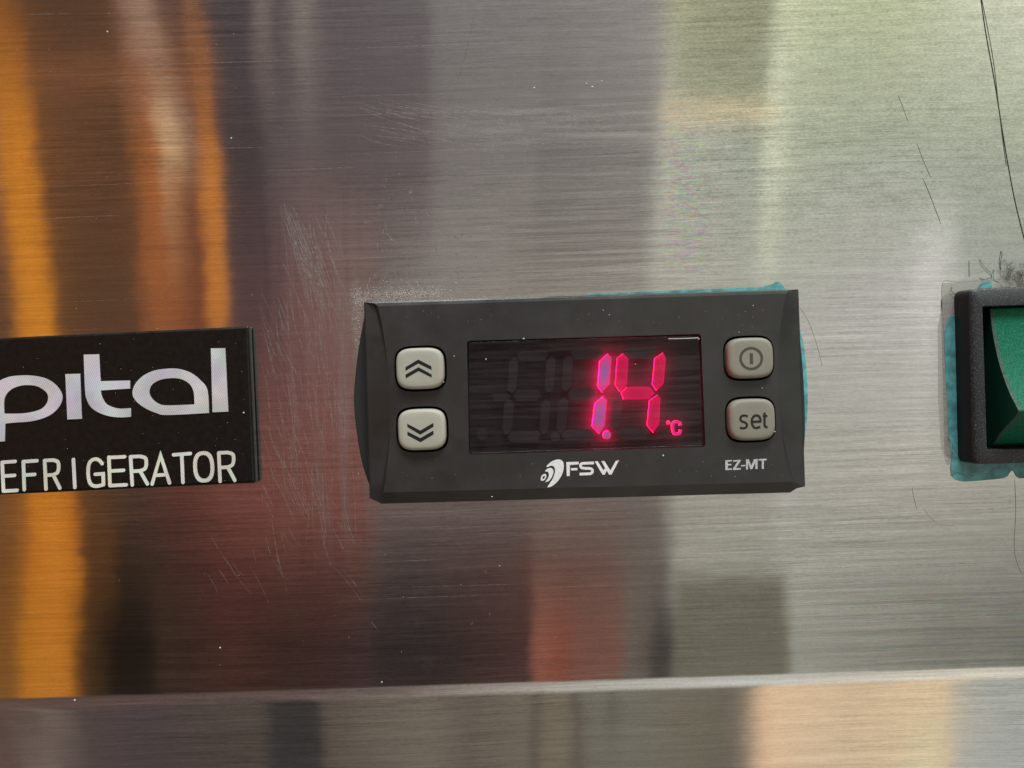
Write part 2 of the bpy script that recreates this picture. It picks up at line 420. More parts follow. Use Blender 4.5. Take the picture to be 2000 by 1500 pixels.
# strong coarse brush marks in a few places
cs = t.noise(t.mapping(P, (11, 1, 1100)), 1.0, 3, 0.7)
cs = t.ss(cs, 0.40, 0.62, 0.0, 1.0)
reg = t.math('ADD', region(t, P, 1010, 1300, 370, 575, 60, 50), t.math('ADD', t.math('MULTIPLY', region(t, P, 1560, 2200, 1140, 1310, 120, 40), 0.9),
             t.math('ADD', t.math('MULTIPLY', region(t, P, 740, 2200, 960, 1140, 60, 60), 0.55), t.math('MULTIPLY', region(t, P, -200, 220, 300, 1340, 60, 80), 0.5))), clamp=True)
base = t.mix(t.math('MULTIPLY', reg, t.math('MULTIPLY', cs, 0.45)), base, (0.30, 0.285, 0.27))
# caked polishing grit at the controller's upper left corner
grit = t.noise(P, 5200, 3, 0.75)
lump = t.noise(P, 900, 4, 0.75)
gm = t.math('ADD', region(t, P, 705, 880, 566, 596, 40, 14), t.math('ADD', t.math('MULTIPLY', region(t, P, 690, 712, 560, 700, 14, 50), 0.6), t.math('MULTIPLY', region(t, P, 735, 880, 530, 580, 40, 30), 0.35)), clamp=True)
gm = t.math('MULTIPLY', gm, t.ss(t.math('ADD', t.math('MULTIPLY', grit, 0.6), t.math('MULTIPLY', lump, 0.4)), 0.44, 0.60))
t.put(b.inputs['Base Color'], t.mix(t.math('MULTIPLY', gm, 0.8), base, t.mix(t.ss(grit, 0.35, 0.65), (0.10, 0.085, 0.075), (0.50, 0.45, 0.39))))
t.put(b.inputs['Metallic'], t.math('SUBTRACT', 1.0, t.math('ADD', t.math('MULTIPLY', gm, 0.55), 0.0)))
rr = t.math('ADD', 0.045, t.math('MULTIPLY', big, 0.04))
# rubbed, hazy places where hands and cloths have been
sm1 = t.noise(t.mapping(P, (420, 1, 26), (0, math.radians(14), 0)), 1.0, 3, 0.6)
sm2 = t.noise(t.mapping(P, (30, 1, 900), (0, math.radians(4), 0)), 1.0, 3, 0.6)
hz = t.math('ADD', t.math('MULTIPLY', region(t, P, 530, 720, 400, 1080, 60, 140), t.ss(sm1, 0.34, 0.60)),
            t.math('ADD', t.math('MULTIPLY', region(t, P, 860, 1290, 196, 285, 120, 30), t.ss(sm2, 0.40, 0.66)),
                   t.math('MULTIPLY', t.ss(t.noise(P, 42, 4, 0.65), 0.56, 0.72), 0.35)), clamp=True)
rr = t.math('ADD', rr, t.math('MULTIPLY', hz, 0.12))
base = t.mix(t.math('MULTIPLY', hz, 0.30), base, (0.82, 0.80, 0.78))
t.put(b.inputs['Roughness'], t.math('ADD', rr, t.math('MULTIPLY', gm, 0.4)))
t.put(b.inputs['Base Color'], t.mix(t.math('MULTIPLY', gm, 0.8), base, t.mix(t.ss(grit, 0.35, 0.65), (0.10, 0.085, 0.075), (0.50, 0.45, 0.39))))
b.inputs['Anisotropic'].default_value = 0.7
tan = t.n.new('ShaderNodeCombineXYZ'); tan.inputs[2].default_value = 1.0
t.l.new(tan.outputs[0], b.inputs['Tangent'])
hb = t.math('ADD', t.math('MULTIPLY', g1, 0.15), g2)
nb = t.bump(hb, 1.5e-6)
nb = t.bump(t.noise(t.mapping(P, (34, 1, 60)), 1.0, 3), 5.5e-5, 1.0, nb)
t.put(b.inputs['Normal'], nb)

# scratch metal (opened up, scatters light)
def scratch_mat(name, col, alpha):
    m, t, b = new_mat(name)
    b.inputs['Base Color'].default_value = (*col, 1); b.inputs['Roughness'].default_value = 0.6; b.inputs['Metallic'].default_value = 0.3
    t.put(b.inputs['Alpha'], t.ss(t.noise(t.pos(), 900, 3, 0.7), 0.36, 0.62, alpha * 0.15, alpha))
    return m
m_scr = scratch_mat('scratch_bright', (0.40, 0.38, 0.36), 0.6)
m_scf = scratch_mat('scratch_faint', (0.40, 0.375, 0.36), 0.48)
m_scd = scratch_mat('scratch_dark', (0.06, 0.057, 0.053), 0.30)

m_body = plastic('matt_black_plastic', (0.0235, 0.0238, 0.024), 0.40, 0.65, 5e-6, 4200, 0.14, 260)
_t = NT(m_body.node_tree); _b = m_body.node_tree.nodes['Principled BSDF']; _P = _t.pos()
_t.put(_b.inputs['Roughness'], _t.ss(_t.noise(_P, 95, 4, 0.62), 0.34, 0.68, 0.30, 0.50))
m_side = plastic('case_side_plastic', (0.022, 0.026, 0.028), 0.6, 0.4, 2e-6, 4000)
m_btnL = plastic('cream_rubber', (0.40, 0.40, 0.345), 0.5, 0.4, 1.0e-6, 3000, 0.05, 220)
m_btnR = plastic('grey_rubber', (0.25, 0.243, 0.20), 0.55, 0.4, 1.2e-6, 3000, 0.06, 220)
m_ink = plastic('black_ink', (0.012, 0.012, 0.014), 0.5, 0.3)
m_inkg = plastic('grey_ink', (0.075, 0.07, 0.062), 0.5, 0.3)
m_inkd = plastic('dark_ink', (0.022, 0.022, 0.02), 0.5, 0.3)
m_white = plastic('white_print', (0.74, 0.79, 0.80), 0.55, 0.3, 0, 0, 0.12, 3500)
m_white2 = plastic('grey_white_print', (0.50, 0.53, 0.55), 0.55, 0.3, 0, 0, 0.22, 4500)
m_badge = plastic('black_badge_plastic', (0.0065, 0.0065, 0.0065), 0.32, 0.35, 1.2e-6, 2500, 0.3, 900)
m_teal = plastic('teal_film', (0.11, 0.37, 0.40), 0.28, 0.5, 6e-5, 420, 0.35, 420)
m_hair = plastic('dark_fibre', (0.06, 0.052, 0.046), 0.6, 0.3)
m_dust = plastic('dust_grain', (0.62, 0.60, 0.55), 0.9, 0.1)
m_well = plastic('display_housing', (0.022, 0.019, 0.021), 0.75, 0.2, 0, 0, 0.12, 700)
m_ghost = plastic('unlit_segment_plastic', (0.042, 0.039, 0.042), 0.7, 0.2)
m_gap = plastic('gap_black', (0.004, 0.004, 0.004), 0.8, 0.1)

# moulded silver lettering with fine slanting grooves
def silver(name, tint):
    m, t, b = new_mat(name)
    P = t.pos()
    wv = t.n.new('ShaderNodeTexWave'); wv.wave_type = 'BANDS'; wv.bands_direction = 'X'; wv.wave_profile = 'SIN'
    wv.inputs['Scale'].default_value = 1.0; wv.inputs['Distortion'].default_value = 0.3
    t.put(wv.inputs['Vector'], t.mapping(P, (1050, 1, 1050), (0, math.radians(24), 0)))
    nz = t.noise(P, 130, 3, 0.6)
    hue = t.noise(P, 210, 1, 0.4, 'Color')
    c = t.mix(wv.outputs['Fac'], tuple(v * 0.80 for v in tint), tint)
    hs = t.n.new('ShaderNodeHueSaturation'); hs.inputs['Saturation'].default_value = 0.85; hs.inputs['Value'].default_value = 1.8
    t.put(hs.inputs['Color'], hue)
    c = t.mix(0.22, c, t.mix(1.0, c, hs.outputs[0], 'MULTIPLY'))
    c = t.mix(t.ss(nz, 0.35, 0.7), c, t.mix(1.0, c, (1.25, 1.25, 1.25), 'MULTIPLY'))
    t.put(b.inputs['Base Color'], c)
    b.inputs['Metallic'].default_value = 0.2; b.inputs['Roughness'].default_value = 0.5
    t.put(b.inputs['Normal'], t.bump(wv.outputs['Fac'], 1.2e-5))
    return m
m_sil = silver('grooved_silver', (0.64, 0.65, 0.71))
m_sil2 = silver('grooved_silver_warm', (0.78, 0.79, 0.75))

# black textured switch frame
m_frame, t, b = new_mat('pebbled_black_plastic')
P = t.pos()
vor = t.noise(P, 3600, 2, 0.7)
fl = t.ss(t.noise(P, 4800, 2, 0.7), 0.56, 0.72)
t.put(b.inputs['Base Color'], t.mix(fl, (0.016, 0.019, 0.023), (0.24, 0.25, 0.27)))
b.inputs['Roughness'].default_value = 0.5
t.put(b.inputs['Normal'], t.bump(vor, 3.0e-5))
m_framewall = plastic('frame_wall_plastic', (0.013, 0.013, 0.015), 0.5, 0.3)

# green rocker
m_green, t, b = new_mat('green_translucent_plastic')
P = t.pos()
pz = t.sep(P)
nz = t.noise(P, 3800, 2, 0.6)
c = t.mix(t.ss(nz, 0.35, 0.7), (0.005, 0.108, 0.060), (0.015, 0.195, 0.112))
t.put(b.inputs['Base Color'], c)
b.inputs['Roughness'].default_value = 0.55
b.inputs['Specular IOR Level'].default_value = 0.15
b.inputs['Subsurface Weight'].default_value = 0.35
b.inputs['Subsurface Radius'].default_value = (0.2, 1.0, 0.6)
b.inputs['Subsurface Scale'].default_value = 0.0015
t.put(b.inputs['Normal'], t.bump(nz, 3.0e-5))
m_greend = plastic('green_side_plastic', (0.004, 0.062, 0.040), 0.35, 0.4, 1e-5, 1500)
m_greenr = plastic('worn_green_edge', (0.055, 0.10, 0.08), 0.6, 0.2, 1e-5, 3000, 0.3, 2500)

# display pane: tinted clear plastic with rubbed film
m_pane, t, b = new_mat('tinted_window')
t.n.remove(b)
P = t.pos()
sc = t.noise(t.mapping(P, (45, 1, 1500), (0, math.radians(-1), 0)), 1.0, 3, 0.7)
nb = t.bump(sc, 1.0e-5)
tr = t.n.new('ShaderNodeBsdfTransparent'); tr.inputs[0].default_value = (0.80, 0.76, 0.78, 1)
gl = t.n.new('ShaderNodeBsdfAnisotropic'); gl.inputs['Roughness'].default_value = 0.22
gl.inputs['Color'].default_value = (1, 1, 1, 1)
t.put(gl.inputs['Normal'], nb)
mx = t.n.new('ShaderNodeMixShader')
t.put(mx.inputs[0], t.ss(sc, 0.38, 0.62, 0.013, 0.027))
t.l.new(tr.outputs[0], mx.inputs[1]); t.l.new(gl.outputs[0], mx.inputs[2])
df = t.n.new('ShaderNodeBsdfDiffuse'); df.inputs[0].default_value = (0.5, 0.42, 0.46, 1)
mx2 = t.n.new('ShaderNodeMixShader'); t.put(mx2.inputs[0], t.ss(sc, 0.42, 0.66, 0.0, 0.008))
t.l.new(mx.outputs[0], mx2.inputs[1]); t.l.new(df.outputs[0], mx2.inputs[2])
t.l.new(mx2.outputs[0], t.n['Material Output'].inputs[0])

# lit segments
def led_face(name, edge, centre, power=1.0, reach=1.0):
    m, t, b = new_mat(name); t.n.remove(b)
    at = t.n.new('ShaderNodeAttribute'); at.attribute_name = 'core'
    f = t.ss(at.outputs['Fac'], 0.0, reach)
    e = t.n.new('ShaderNodeEmission'); t.put(e.inputs[0], t.mix(f, edge, centre)); e.inputs[1].default_value = power
    t.l.new(e.outputs[0], t.n['Material Output'].inputs[0]); return m
def emis(name, col, power):
    m, t, b = new_mat(name); t.n.remove(b)
    e = t.n.new('ShaderNodeEmission'); e.inputs[0].default_value = (*col, 1); e.inputs[1].default_value = power
    t.l.new(e.outputs[0], t.n['Material Output'].inputs[0]); return m
m_led4 = led_face('lit_red', (0.95, 0.0, 0.125), (0.66, 0.006, 0.075), 1.1)
m_led1 = led_face('lit_red_bright', (1.0, 0.02, 0.20), (0.36, 0.13, 0.38), 1.25)
m_ledC = led_face('lit_pink', (0.95, 0.03, 0.22), (0.62, 0.10, 0.36), 1.2)
m_glow = emis('led_side_light', (1.0, 0.004, 0.10), 60)
m_glowS = emis('led_side_light_soft', (1.0, 0.004, 0.10), 20)

# ------------------------------------------------------------------ steel front with its fold
BZ = -(1352 - 750) * S + 0.0032            # height of the fold (world z), level with the panel's brushing
fold = []
zb = W(1000, 1336).z
fold.append((0.30, 0.0)); fold.append((zb + 0.0006, 0.0))
r_b, al = 0.0170, math.radians(10)
nseg = 14
for i in range(1, nseg + 1):
    a = al * i / nseg
    fold.append((zb + 0.0006 - r_b * math.sin(a), r_b * (1 - math.cos(a))))
z1, y1 = fold[-1]
fold.append((z1 - 0.25 * math.cos(al), y1 + 0.25 * math.sin(al)))
xs = [-0.34 + 0.68 * i / 8 for i in range(9)]
verts, faces = [], []
for (z, y) in fold:
    for x in xs: verts.append((x, y, z))
nx = len(xs)
for i in range(len(fold) - 1):
    for j in range(nx - 1):
        a = i * nx + j
        faces.append((a, a + nx, a + nx + 1, a + 1))
vn, fm = len(verts), []
mat_idx = [0] * len(faces)
def scratch(p0, p1, wd=0.9, bend=0.0, mi=1, seg=5):
    """thin tapering ribbon lying on the steel; photo points"""
    global verts, faces
    a, b2 = Vector(p0), Vector(p1); d = b2 - a
    if d.length < 1e-3: return
    n = Vector((-d.y, d.x)).normalized()
    base_i = len(verts)
    for i in range(seg + 1):
        t_ = i / seg
        c = a + d * t_ + n * (bend * 4 * t_ * (1 - t_))
        hw = wd / 2 * (0.25 + 0.75 * math.sin(math.pi * min(max(t_, 0.06), 0.94)))
        for sgn in (1, -1):
            q = W(c.x + n.x * hw * sgn, c.y + n.y * hw * sgn, 0.012 + 0.002 * (base_i % 3))
            verts.append(tuple(q))
    for i in range(seg):
        k = base_i + 2 * i
        faces.append((k, k + 1, k + 3, k + 2)); mat_idx.append(mi)
rnd = random.Random(3)
U_ = rnd.uniform
# long fan left of the controller
for k in range(34):
    x = U_(545, 640); y = U_(400, 520); L = U_(70, 220); an = math.radians(U_(62, 84))
    scratch((x, y), (x + L * math.cos(an), y + L * math.sin(an)), U_(0.6, 1.2), U_(-6, 2), 2)
for k in range(22):
    x = U_(545, 575); y = U_(400, 440); L = U_(120, 230); an = math.radians(U_(66, 76))
    scratch((x, y), (x + L * math.cos(an), y + L * math.sin(an)), U_(0.5, 1.0), U_(-8, -2), rnd.choice((1, 2, 2)))
# vertical rubbing down the controller's left side and below the badge
for k in range(190):
    x = U_(505, 700); y = U_(560, 960); L = U_(30, 130); an = math.radians(U_(78, 98) if x > 600 else U_(62, 88))
    scratch((x, y), (x + L * math.cos(an), y + L * math.sin(an)), U_(0.5, 0.9), U_(-3, 3), 2)
for k in range(26):
    x = U_(400, 700); y = U_(960, 1130); L = U_(20, 90); an = math.radians(U_(50, 80))
    scratch((x, y), (x + L * math.cos(an), y + L * math.sin(an)), U_(0.5, 0.9), U_(-3, 3), 2)
# swirl above the controller
for k in range(110):
    x = U_(690, 1120); y = 205 + (x - 700) * 0.055 + U_(-14, 60); L = U_(50, 190); an = math.radians(U_(4, 16) * max(0.0, (1250 - x) / 500))
    scratch((x, y), (x + L * math.cos(an), y + L * math.sin(an)), U_(0.5, 1.0), U_(-3, 6), 2)
for k in range(80):
    x = U_(980, 1180); y = U_(205, 260); L = U_(60, 170); an = math.radians(U_(-1, 4))
    scratch((x, y), (min(x + L, 1290), y + L * math.sin(an)), U_(0.5, 0.9), U_(-1, 4), 2)
# horizontal drags between the swirl and the controller
for k in range(70):
    x = U_(820, 1180); y = U_(270, 575); L = U_(60, 320); an = math.radians(U_(-3.2, -0.8))
    scratch((x, y), (min(x + L, 1295), y + L * math.sin(an)), U_(0.5, 1.1), U_(-1, 1), rnd.choice((2, 2, 3)))
# chips
for k in range(110):
    cx, cy = rnd.choice(((770, 350), (790, 390), (830, 410), (860, 480), (760, 460), (930, 460), (850, 500), (790, 510), (910, 520), (820, 530)))
    x = rnd.gauss(cx, 22); y = rnd.gauss(cy, 20); L = U_(2, 11); an = math.radians(U_(35, 110))
    scratch((x, y), (x + L * math.cos(an), y + L * math.sin(an)), U_(0.9, 2.0), U_(-1, 1), rnd.choice((1, 1, 2, 3)), 3)
for k in range(130):
    x = U_(715, 880); y = U_(530, 586); L = U_(3, 16); an = math.radians(U_(95, 135))
    scratch((x, y), (x + L * math.cos(an), y + L * math.sin(an)), U_(0.6, 1.3), 0, 2, 3)
# long drags over the whole front
for k in range(90):
    x = U_(-100, 2000); y = U_(0, 1500); L = U_(60, 420); an = math.radians(U_(-2.8, -1.2))
    if 600 < x < 1600 and 560 < y < 1000: continue
    if y > 1270: continue
    scratch((x, y), (x + L * math.cos(an), y + L * math.sin(an)), U_(0.4, 0.9), U_(-1, 1), rnd.choice((2, 3)))
for k in range(70):
    x = U_(1300, 2000); y = U_(970, 1290); L = U_(100, 420); an = math.radians(U_(-3.0, -1.6))
    scratch((x, y), (x + L * math.cos(an), y + L * math.sin(an)), U_(0.5, 1.1), U_(-1, 1), rnd.choice((1, 3, 3)))
for (p0, p1, bd, mi) in (((553, 385), (575, 450), 3, 1), ((600, 470), (648, 600), -4, 1), ((660, 455), (675, 520), 0, 2), ((878, 200), (926, 20), 6, 3),
                         ((725, 1215), (740, 1232), 0, 1), ((530, 1010), (560, 1155), 3, 2), ((558, 460), (625, 590), -9, 1), ((640, 410), (636, 480), 2, 1)):
    scratch(p0, p1, 1.0, bd, mi, 8)
# rows of little punch dots
def dotrow(x0, y0, x1, y1, n, r=1.3, jit=0.4):
    for i in range(n):
        t_ = i / max(1, n - 1); x = x0 + (x1 - x0) * t_ + U_(-2, 2); y = y0 + (y1 - y0) * t_ + U_(-jit, jit)
        L = r * U_(0.9, 2.2)
        scratch((x, y), (x + L, y), r * U_(0.8, 1.3), 0, 1, 2)
dotrow(1095, 412, 1282, 409, 30, 1.5); dotrow(908, 292, 990, 293, 13, 1.5); dotrow(1160, 306, 1262, 305, 13, 1.3)
dotrow(1000, 1034, 1140, 1018, 8, 1.5); dotrow(830, 1006, 900, 1003, 5, 1.5); dotrow(1030, 240, 1130, 243, 18, 1.2)
for k in range(60):
    x, y = U_(0, 2000), U_(0, 1500)
    scratch((x, y), (x + U_(1, 6), y + U_(-4, 4)), U_(0.7, 1.6), 0, 1, 2)
me = mesh_of(verts, faces)
for p, mi in zip(me.polygons, mat_idx): p.material_index = mi; p.use_smooth = (mi == 0)
o = finish('steel_panel', me, [m_steel, m_scr, m_scf, m_scd])
for p, mi in zip(o.data.polygons, mat_idx): p.material_index = mi
tag(o, kind='structure')

# ------------------------------------------------------------------ temperature controller
ctl = thing('temperature_controller', 'black rectangular temperature controller with red lit 1.4 display and four rubber buttons', 'controller', W(1140, 775, 0))
def c1(cx, cy): return (680 + cx / 3.126, 530 + cy / 3.126)      # left close-up
def c2(cx, cy): return (1140 + cx / 3.126, 530 + cy / 3.126)     # right close-up
HP, HE = 5.6, 4.8          # plateau, outer edge
# rear case with bowed ends
arcL = smooth_line([(712, 612), (700, 680), (693, 740), (691, 790), (697, 850), (707, 905), (720, 945)], 5)
arcR = smooth_line([(1571, 880), (1573, 840), (1572, 780), (1568, 710), (1561, 640)], 5)
finish('case', fill_mesh([arcL + [(1540, 935)] + arcR + [(1540, 590), (740, 605)]], 0.0, 1.9, 0.25), m_side, ctl, 50)

# window and button openings in the plateau
def rrect(c, r, n=5):
    """rounded quad through 4 corners"""
    out = []
    for i in range(4):
        p = Vector(c[i]); a = Vector(c[i - 1]); b2 = Vector(c[(i + 1) % 4])
        da = (a - p).normalized(); db = (b2 - p).normalized()
        s0 = p + da * r; s1 = p + db * r
        for k in range(n + 1):
            t_ = k / n
            out.append(tuple((s0 * (1 - t_) ** 2) + p * (2 * t_ * (1 - t_)) + s1 * t_ ** 2))
    return out
win = rrect([(912, 665.5), (1369, 652), (1378, 873), (916, 889)], 7)
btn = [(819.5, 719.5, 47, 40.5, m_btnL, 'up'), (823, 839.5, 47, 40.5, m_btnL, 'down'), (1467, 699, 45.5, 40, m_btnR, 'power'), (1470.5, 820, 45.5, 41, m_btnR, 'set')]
HB = 7.0
def at_h(px, py, ha, hb):
    """the same point of the object, followed from plane ha to plane hb"""
    k = (D - hb * 1e-3) / (D - ha * 1e-3)
    return (1000 + (px - 1000) / k, 750 + (py - 750) / k)
holes = []
for (cx, cy, rx, ry, m_, kind) in btn:
    q = at_h(cx, cy, HB, HP)
    kk = (D - HB * 1e-3) / (D - HP * 1e-3)
    holes.append(ell(q[0], q[1], rx * kk + 4.8, ry * kk + 4.8, 40, -TH, 3.6))
# plateau outline, going round
NL = 14
def lerp(a, b2, t_): return a + (b2 - a) * t_
leftP, leftF, rightP, rightF = [], [], [], []
for i in range(NL + 1):
    t_ = i / NL
    y = lerp(598, 962, t_)
    s_ = math.sin(math.pi * t_) ** 0.8
    x = lerp(738, 749, t_) + 18 * s_
    leftP.append((x, y))
    st = max(0.0, abs(2 * t_ - 1) - 0.25) / 0.75
    leftF.append((x - 1.0 - 5.5 * st, y, HP - 0.02 - 0.75 * st))
    yr = lerp(573, 941, t_)
    xr = lerp(1536, 1546, t_) - 22 * s_
    rightP.append((xr, yr))
    st = st if t_ > 0.5 else st * 0.15
    rightF.append((xr + 1.0 + 4.5 * st, yr, HP - 0.02 - 0.6 * st))
top_out = [leftP[0], rightP[0]]
loop = leftP[::-1] + rightP     # bottom-left up to top-left, then top-right down to bottom-right
bmf = bmesh.new()
pl = fill_mesh([loop, win] + holes, HP - 0.0002, HP)
bmf.from_mesh(pl); bpy.data.meshes.remove(pl)
# keep only the front-facing plate
kill = [f for f in bmf.faces if (f.calc_center_median().y > -(HP - 0.00015) * 1e-3) or abs(f.normal.y) < 0.5]
bmesh.ops.delete(bmf, geom=kill, context='FACES')
def strip(A, B):
    va = [bmf.verts.new(p) for p in A]; vb = [bmf.verts.new(p) for p in B]
    for i in range(len(A) - 1):
        try: bmf.faces.new((va[i], va[i + 1], vb[i + 1], vb[i]))
        except ValueError: pass
Pw3 = lambda L, h: [W(x, y, h) for x, y in L]
# side steps and facets
outL = [(lerp(711, 722, i / NL), lerp(591, 974, i / NL)) for i in range(NL + 1)]
outR = [(lerp(1559.5, 1572.5, i / NL), lerp(566, 950.5, i / NL)) for i in range(NL + 1)]
def inset_edge(L, dxp): return [(x + dxp, y) for x, y in L]
LF = [W(x, y, h) for x, y, h in leftF]; RF = [W(x, y, h) for x, y, h in rightF]
strip(Pw3(leftP, HP), LF); strip(LF, Pw3(inset_edge(outL, 2.5), HE)); strip(Pw3(inset_edge(outL, 2.5), HE), Pw3(outL, HE - 0.25))
strip(Pw3(outL, HE - 0.25), Pw3([at_h(x, y, HE - .25, 1.4) for x, y in outL], 1.4))
strip(Pw3(rightP, HP), RF); strip(RF, Pw3(inset_edge(outR, -2.5), HE)); strip(Pw3(inset_edge(outR, -2.5), HE), Pw3(outR, HE - 0.25))
strip(Pw3(outR, HE - 0.25), Pw3([at_h(x, y, HE - .25, 1.4) for x, y in outR], 1.4))
# top facet
NT_ = 24
tp = [(lerp(738, 1536, i / NT_), lerp(598, 573, i / NT_)) for i in range(NT_ + 1)]
tf = [(lerp(731, 1541, i / NT_), lerp(592.5, 567.5, i / NT_)) for i in range(NT_ + 1)]
to = [(lerp(711, 1559.5, i / NT_), lerp(590, 565, i / NT_)) for i in range(NT_ + 1)]
strip(Pw3(tp, HP), [W(x, y, HP - 0.12) for x, y in tf]); strip([W(x, y, HP - 0.12) for x, y in tf], Pw3(to, HE - 0.1))
strip(Pw3(to, HE - 0.1), Pw3([at_h(x, y, HE - .1, 1.4) for x, y in to], 1.4))
bmf.faces.new([bmf.verts.new(p) for p in (LF[0], W(731, 592.5, HP - 0.5), W(711, 590, HE - 0.1), W(713.5, 591, HE))])
bmf.faces.new([bmf.verts.new(p) for p in (LF[0], W(738, 598, HP), W(731, 592.5, HP - 0.5))])
bmf.faces.new([bmf.verts.new(p) for p in (RF[0], W(1541, 567.5, HP - 0.3), W(1559.5, 565, HE - 0.1), W(1557, 566, HE))])
bmf.faces.new([bmf.verts.new(p) for p in (RF[0], W(1536, 573, HP), W(1541, 567.5, HP - 0.3))])
# bottom facet
bp = [(lerp(749, 1546, i / NT_), lerp(962, 941, i / NT_)) for i in range(NT_ + 1)]
bo = [(lerp(745, 1543, i / NT_), lerp(984, 962, i / NT_)) for i in range(NT_ + 1)]
strip(Pw3(bp, HP), Pw3(bo, HE - 0.7)); strip(Pw3(bo, HE - 0.7), Pw3([at_h(x, y, HE - .7, 1.2) for x, y in bo], 1.2))
for (A_, F_, O_, B_, Z_, H0) in ((leftP[-1], LF[-1], outL[-1], bo[0], (734, 978), 1), (rightP[-1], RF[-1], outR[-1], bo[-1], (1556, 954), -1)):
    bmf.faces.new([bmf.verts.new(p) for p in (W(*A_, HP), F_, W(O_[0] + 2.5 * H0, O_[1], HE), W(*Z_, HE - 0.2), W(*B_, HE - 0.7))])
    ch = [W(*O_, HE - 0.25), W(O_[0] + 2.5 * H0, O_[1], HE), W(*Z_, HE - 0.2), W(*B_, HE - 0.7)]
    strip(ch, [W(*at_h(x, y, HE - .3, 1.2), 1.2) for x, y in (O_, (O_[0] + 2.5 * H0, O_[1]), Z_, B_)])
# opening walls
for lp, depth in [(win, 2.6)] + [(h_, 1.6) for h_ in holes]:
    L2 = lp + [lp[0]]
    strip(Pw3(L2, HP), [W(*at_h(x, y, HP, HP - depth), HP - depth) for x, y in L2])
bmesh.ops.remove_doubles(bmf, verts=bmf.verts[:], dist=2e-5)
bmesh.ops.recalc_face_normals(bmf, faces=bmf.faces[:])
me = bpy.data.meshes.new('m'); bmf.to_mesh(me); bmf.free()
faceplate = finish('faceplate', me, m_body, ctl, 22)

# dark floor under button gaps
for i, (cx, cy, rx, ry, m_, kind) in enumerate(btn):
    pass
base_lp = [ell(*at_h(cx, cy, HB, 3.9), rx + 14, ry + 14, 32, -TH, 5) for (cx, cy, rx, ry, m_, kind) in btn]
finish('button_seat', fill_mesh([[at_h(*p, 7, 3.9) for p in ((760, 668), (885, 664), (890, 892), (764, 896))]], 3.4, 3.9), m_gap, ctl)
finish('button_seat', fill_mesh([[at_h(*p, 7, 3.9) for p in ((1405, 648), (1523, 645), (1530, 874), (1410, 877))]], 3.4, 3.9), m_gap, ctl)

def button(cx, cy, rx, ry, mat):
    rings = [(1.0, 4.0), (1.0, 6.15), (0.985, 6.5), (0.955, 6.75), (0.90, 6.92), (0.80, 6.985), (0.62, 7.0), (0.3, 7.0)]
    n = 48; vs = []; fs = []
    for k, hh in rings:
        for (x, y) in ell(cx, cy, rx * k, ry * k, n, -TH, 3.7 if k > 0.7 else 3.0):
            q = at_h(x, y, HB, hh); vs.append(W(q[0], q[1], hh))
    for r in range(len(rings) - 1):
        for j in range(n):
            a = r * n + j; b2 = r * n + (j + 1) % n
            fs.append((a, b2, b2 + n, a + n))
    vs.append(W(cx, cy, 7.0)); c_ = len(vs) - 1; r0 = (len(rings) - 1) * n
    for j in range(n): fs.append((r0 + j, r0 + (j + 1) % n, c_))
    bm = bmesh.new()
    V_ = [bm.verts.new(v) for v in vs]
    for f in fs: bm.faces.new([V_[i] for i in f])
    return bm_mesh(bm)
lab = {'up': 'cream button with double up arrows', 'down': 'cream button with double down arrows', 'power': 'grey button with power symbol', 'set': 'grey button reading set'}
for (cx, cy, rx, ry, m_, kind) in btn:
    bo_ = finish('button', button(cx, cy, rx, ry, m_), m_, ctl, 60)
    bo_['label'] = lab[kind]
    H0, H1 = 7.0, 7.03
    if kind == 'up':
        ic = join_meshes([fill_mesh([[c1(*p) for p in q]], H0, H1) for q in ([(350, 585), (428, 538), (508, 580), (510, 602), (428, 562), (350, 607)], [(350, 630), (430, 585), (510, 630), (510, 648), (430, 608), (352, 653)])]); im = m_ink
    elif kind == 'down':
        ic = join_meshes([fill_mesh([[c1(*p) for p in q]], H0, H1) for q in ([(360, 930), (440, 972), (520, 925), (521, 948), (440, 997), (362, 950)], [(362, 978), (440, 1018), (520, 972), (522, 995), (442, 1043), (362, 1000)])]); im = m_ink
    elif kind == 'power':
        a_ = c2(1023, 532)
        ic = join_meshes([fill_mesh([ell(*a_, 23.4, 22.8, 40), ell(*a_, 18.2, 17.8, 40)], H0, H1), fill_mesh([[c2(*p) for p in ((1013, 500), (1033, 499), (1035, 565), (1016, 566))]], H0, H1)]); im = m_inkg
    else:
        sw = 4.5
        s_c = [(1002, 886), (983, 880), (965, 884), (957, 898), (963, 913), (985, 923), (997, 936), (992, 952), (976, 958), (954, 955)]
        e_c = [(1028, 919), (1080, 916), (1078, 898), (1068, 883), (1053, 880), (1037, 887), (1028, 905), (1027, 925), (1035, 946), (1051, 956), (1079, 949)]
        t_c = [(1105, 862), (1105, 935), (1111, 949), (1123, 950)]
        strokes = [[c2(*p) for p in smooth_line(s_c, 4)], [c2(*p) for p in smooth_line(e_c[1:], 4)], [c2(1031, 919), c2(1086, 916)], [c2(*p) for p in smooth_line(t_c, 3)], [c2(1093, 884), c2(1122, 883)]]
        ic = strokes_mesh(strokes, sw, H0, H1, False); im = m_inkd
    finish('symbol', ic, im, bo_)

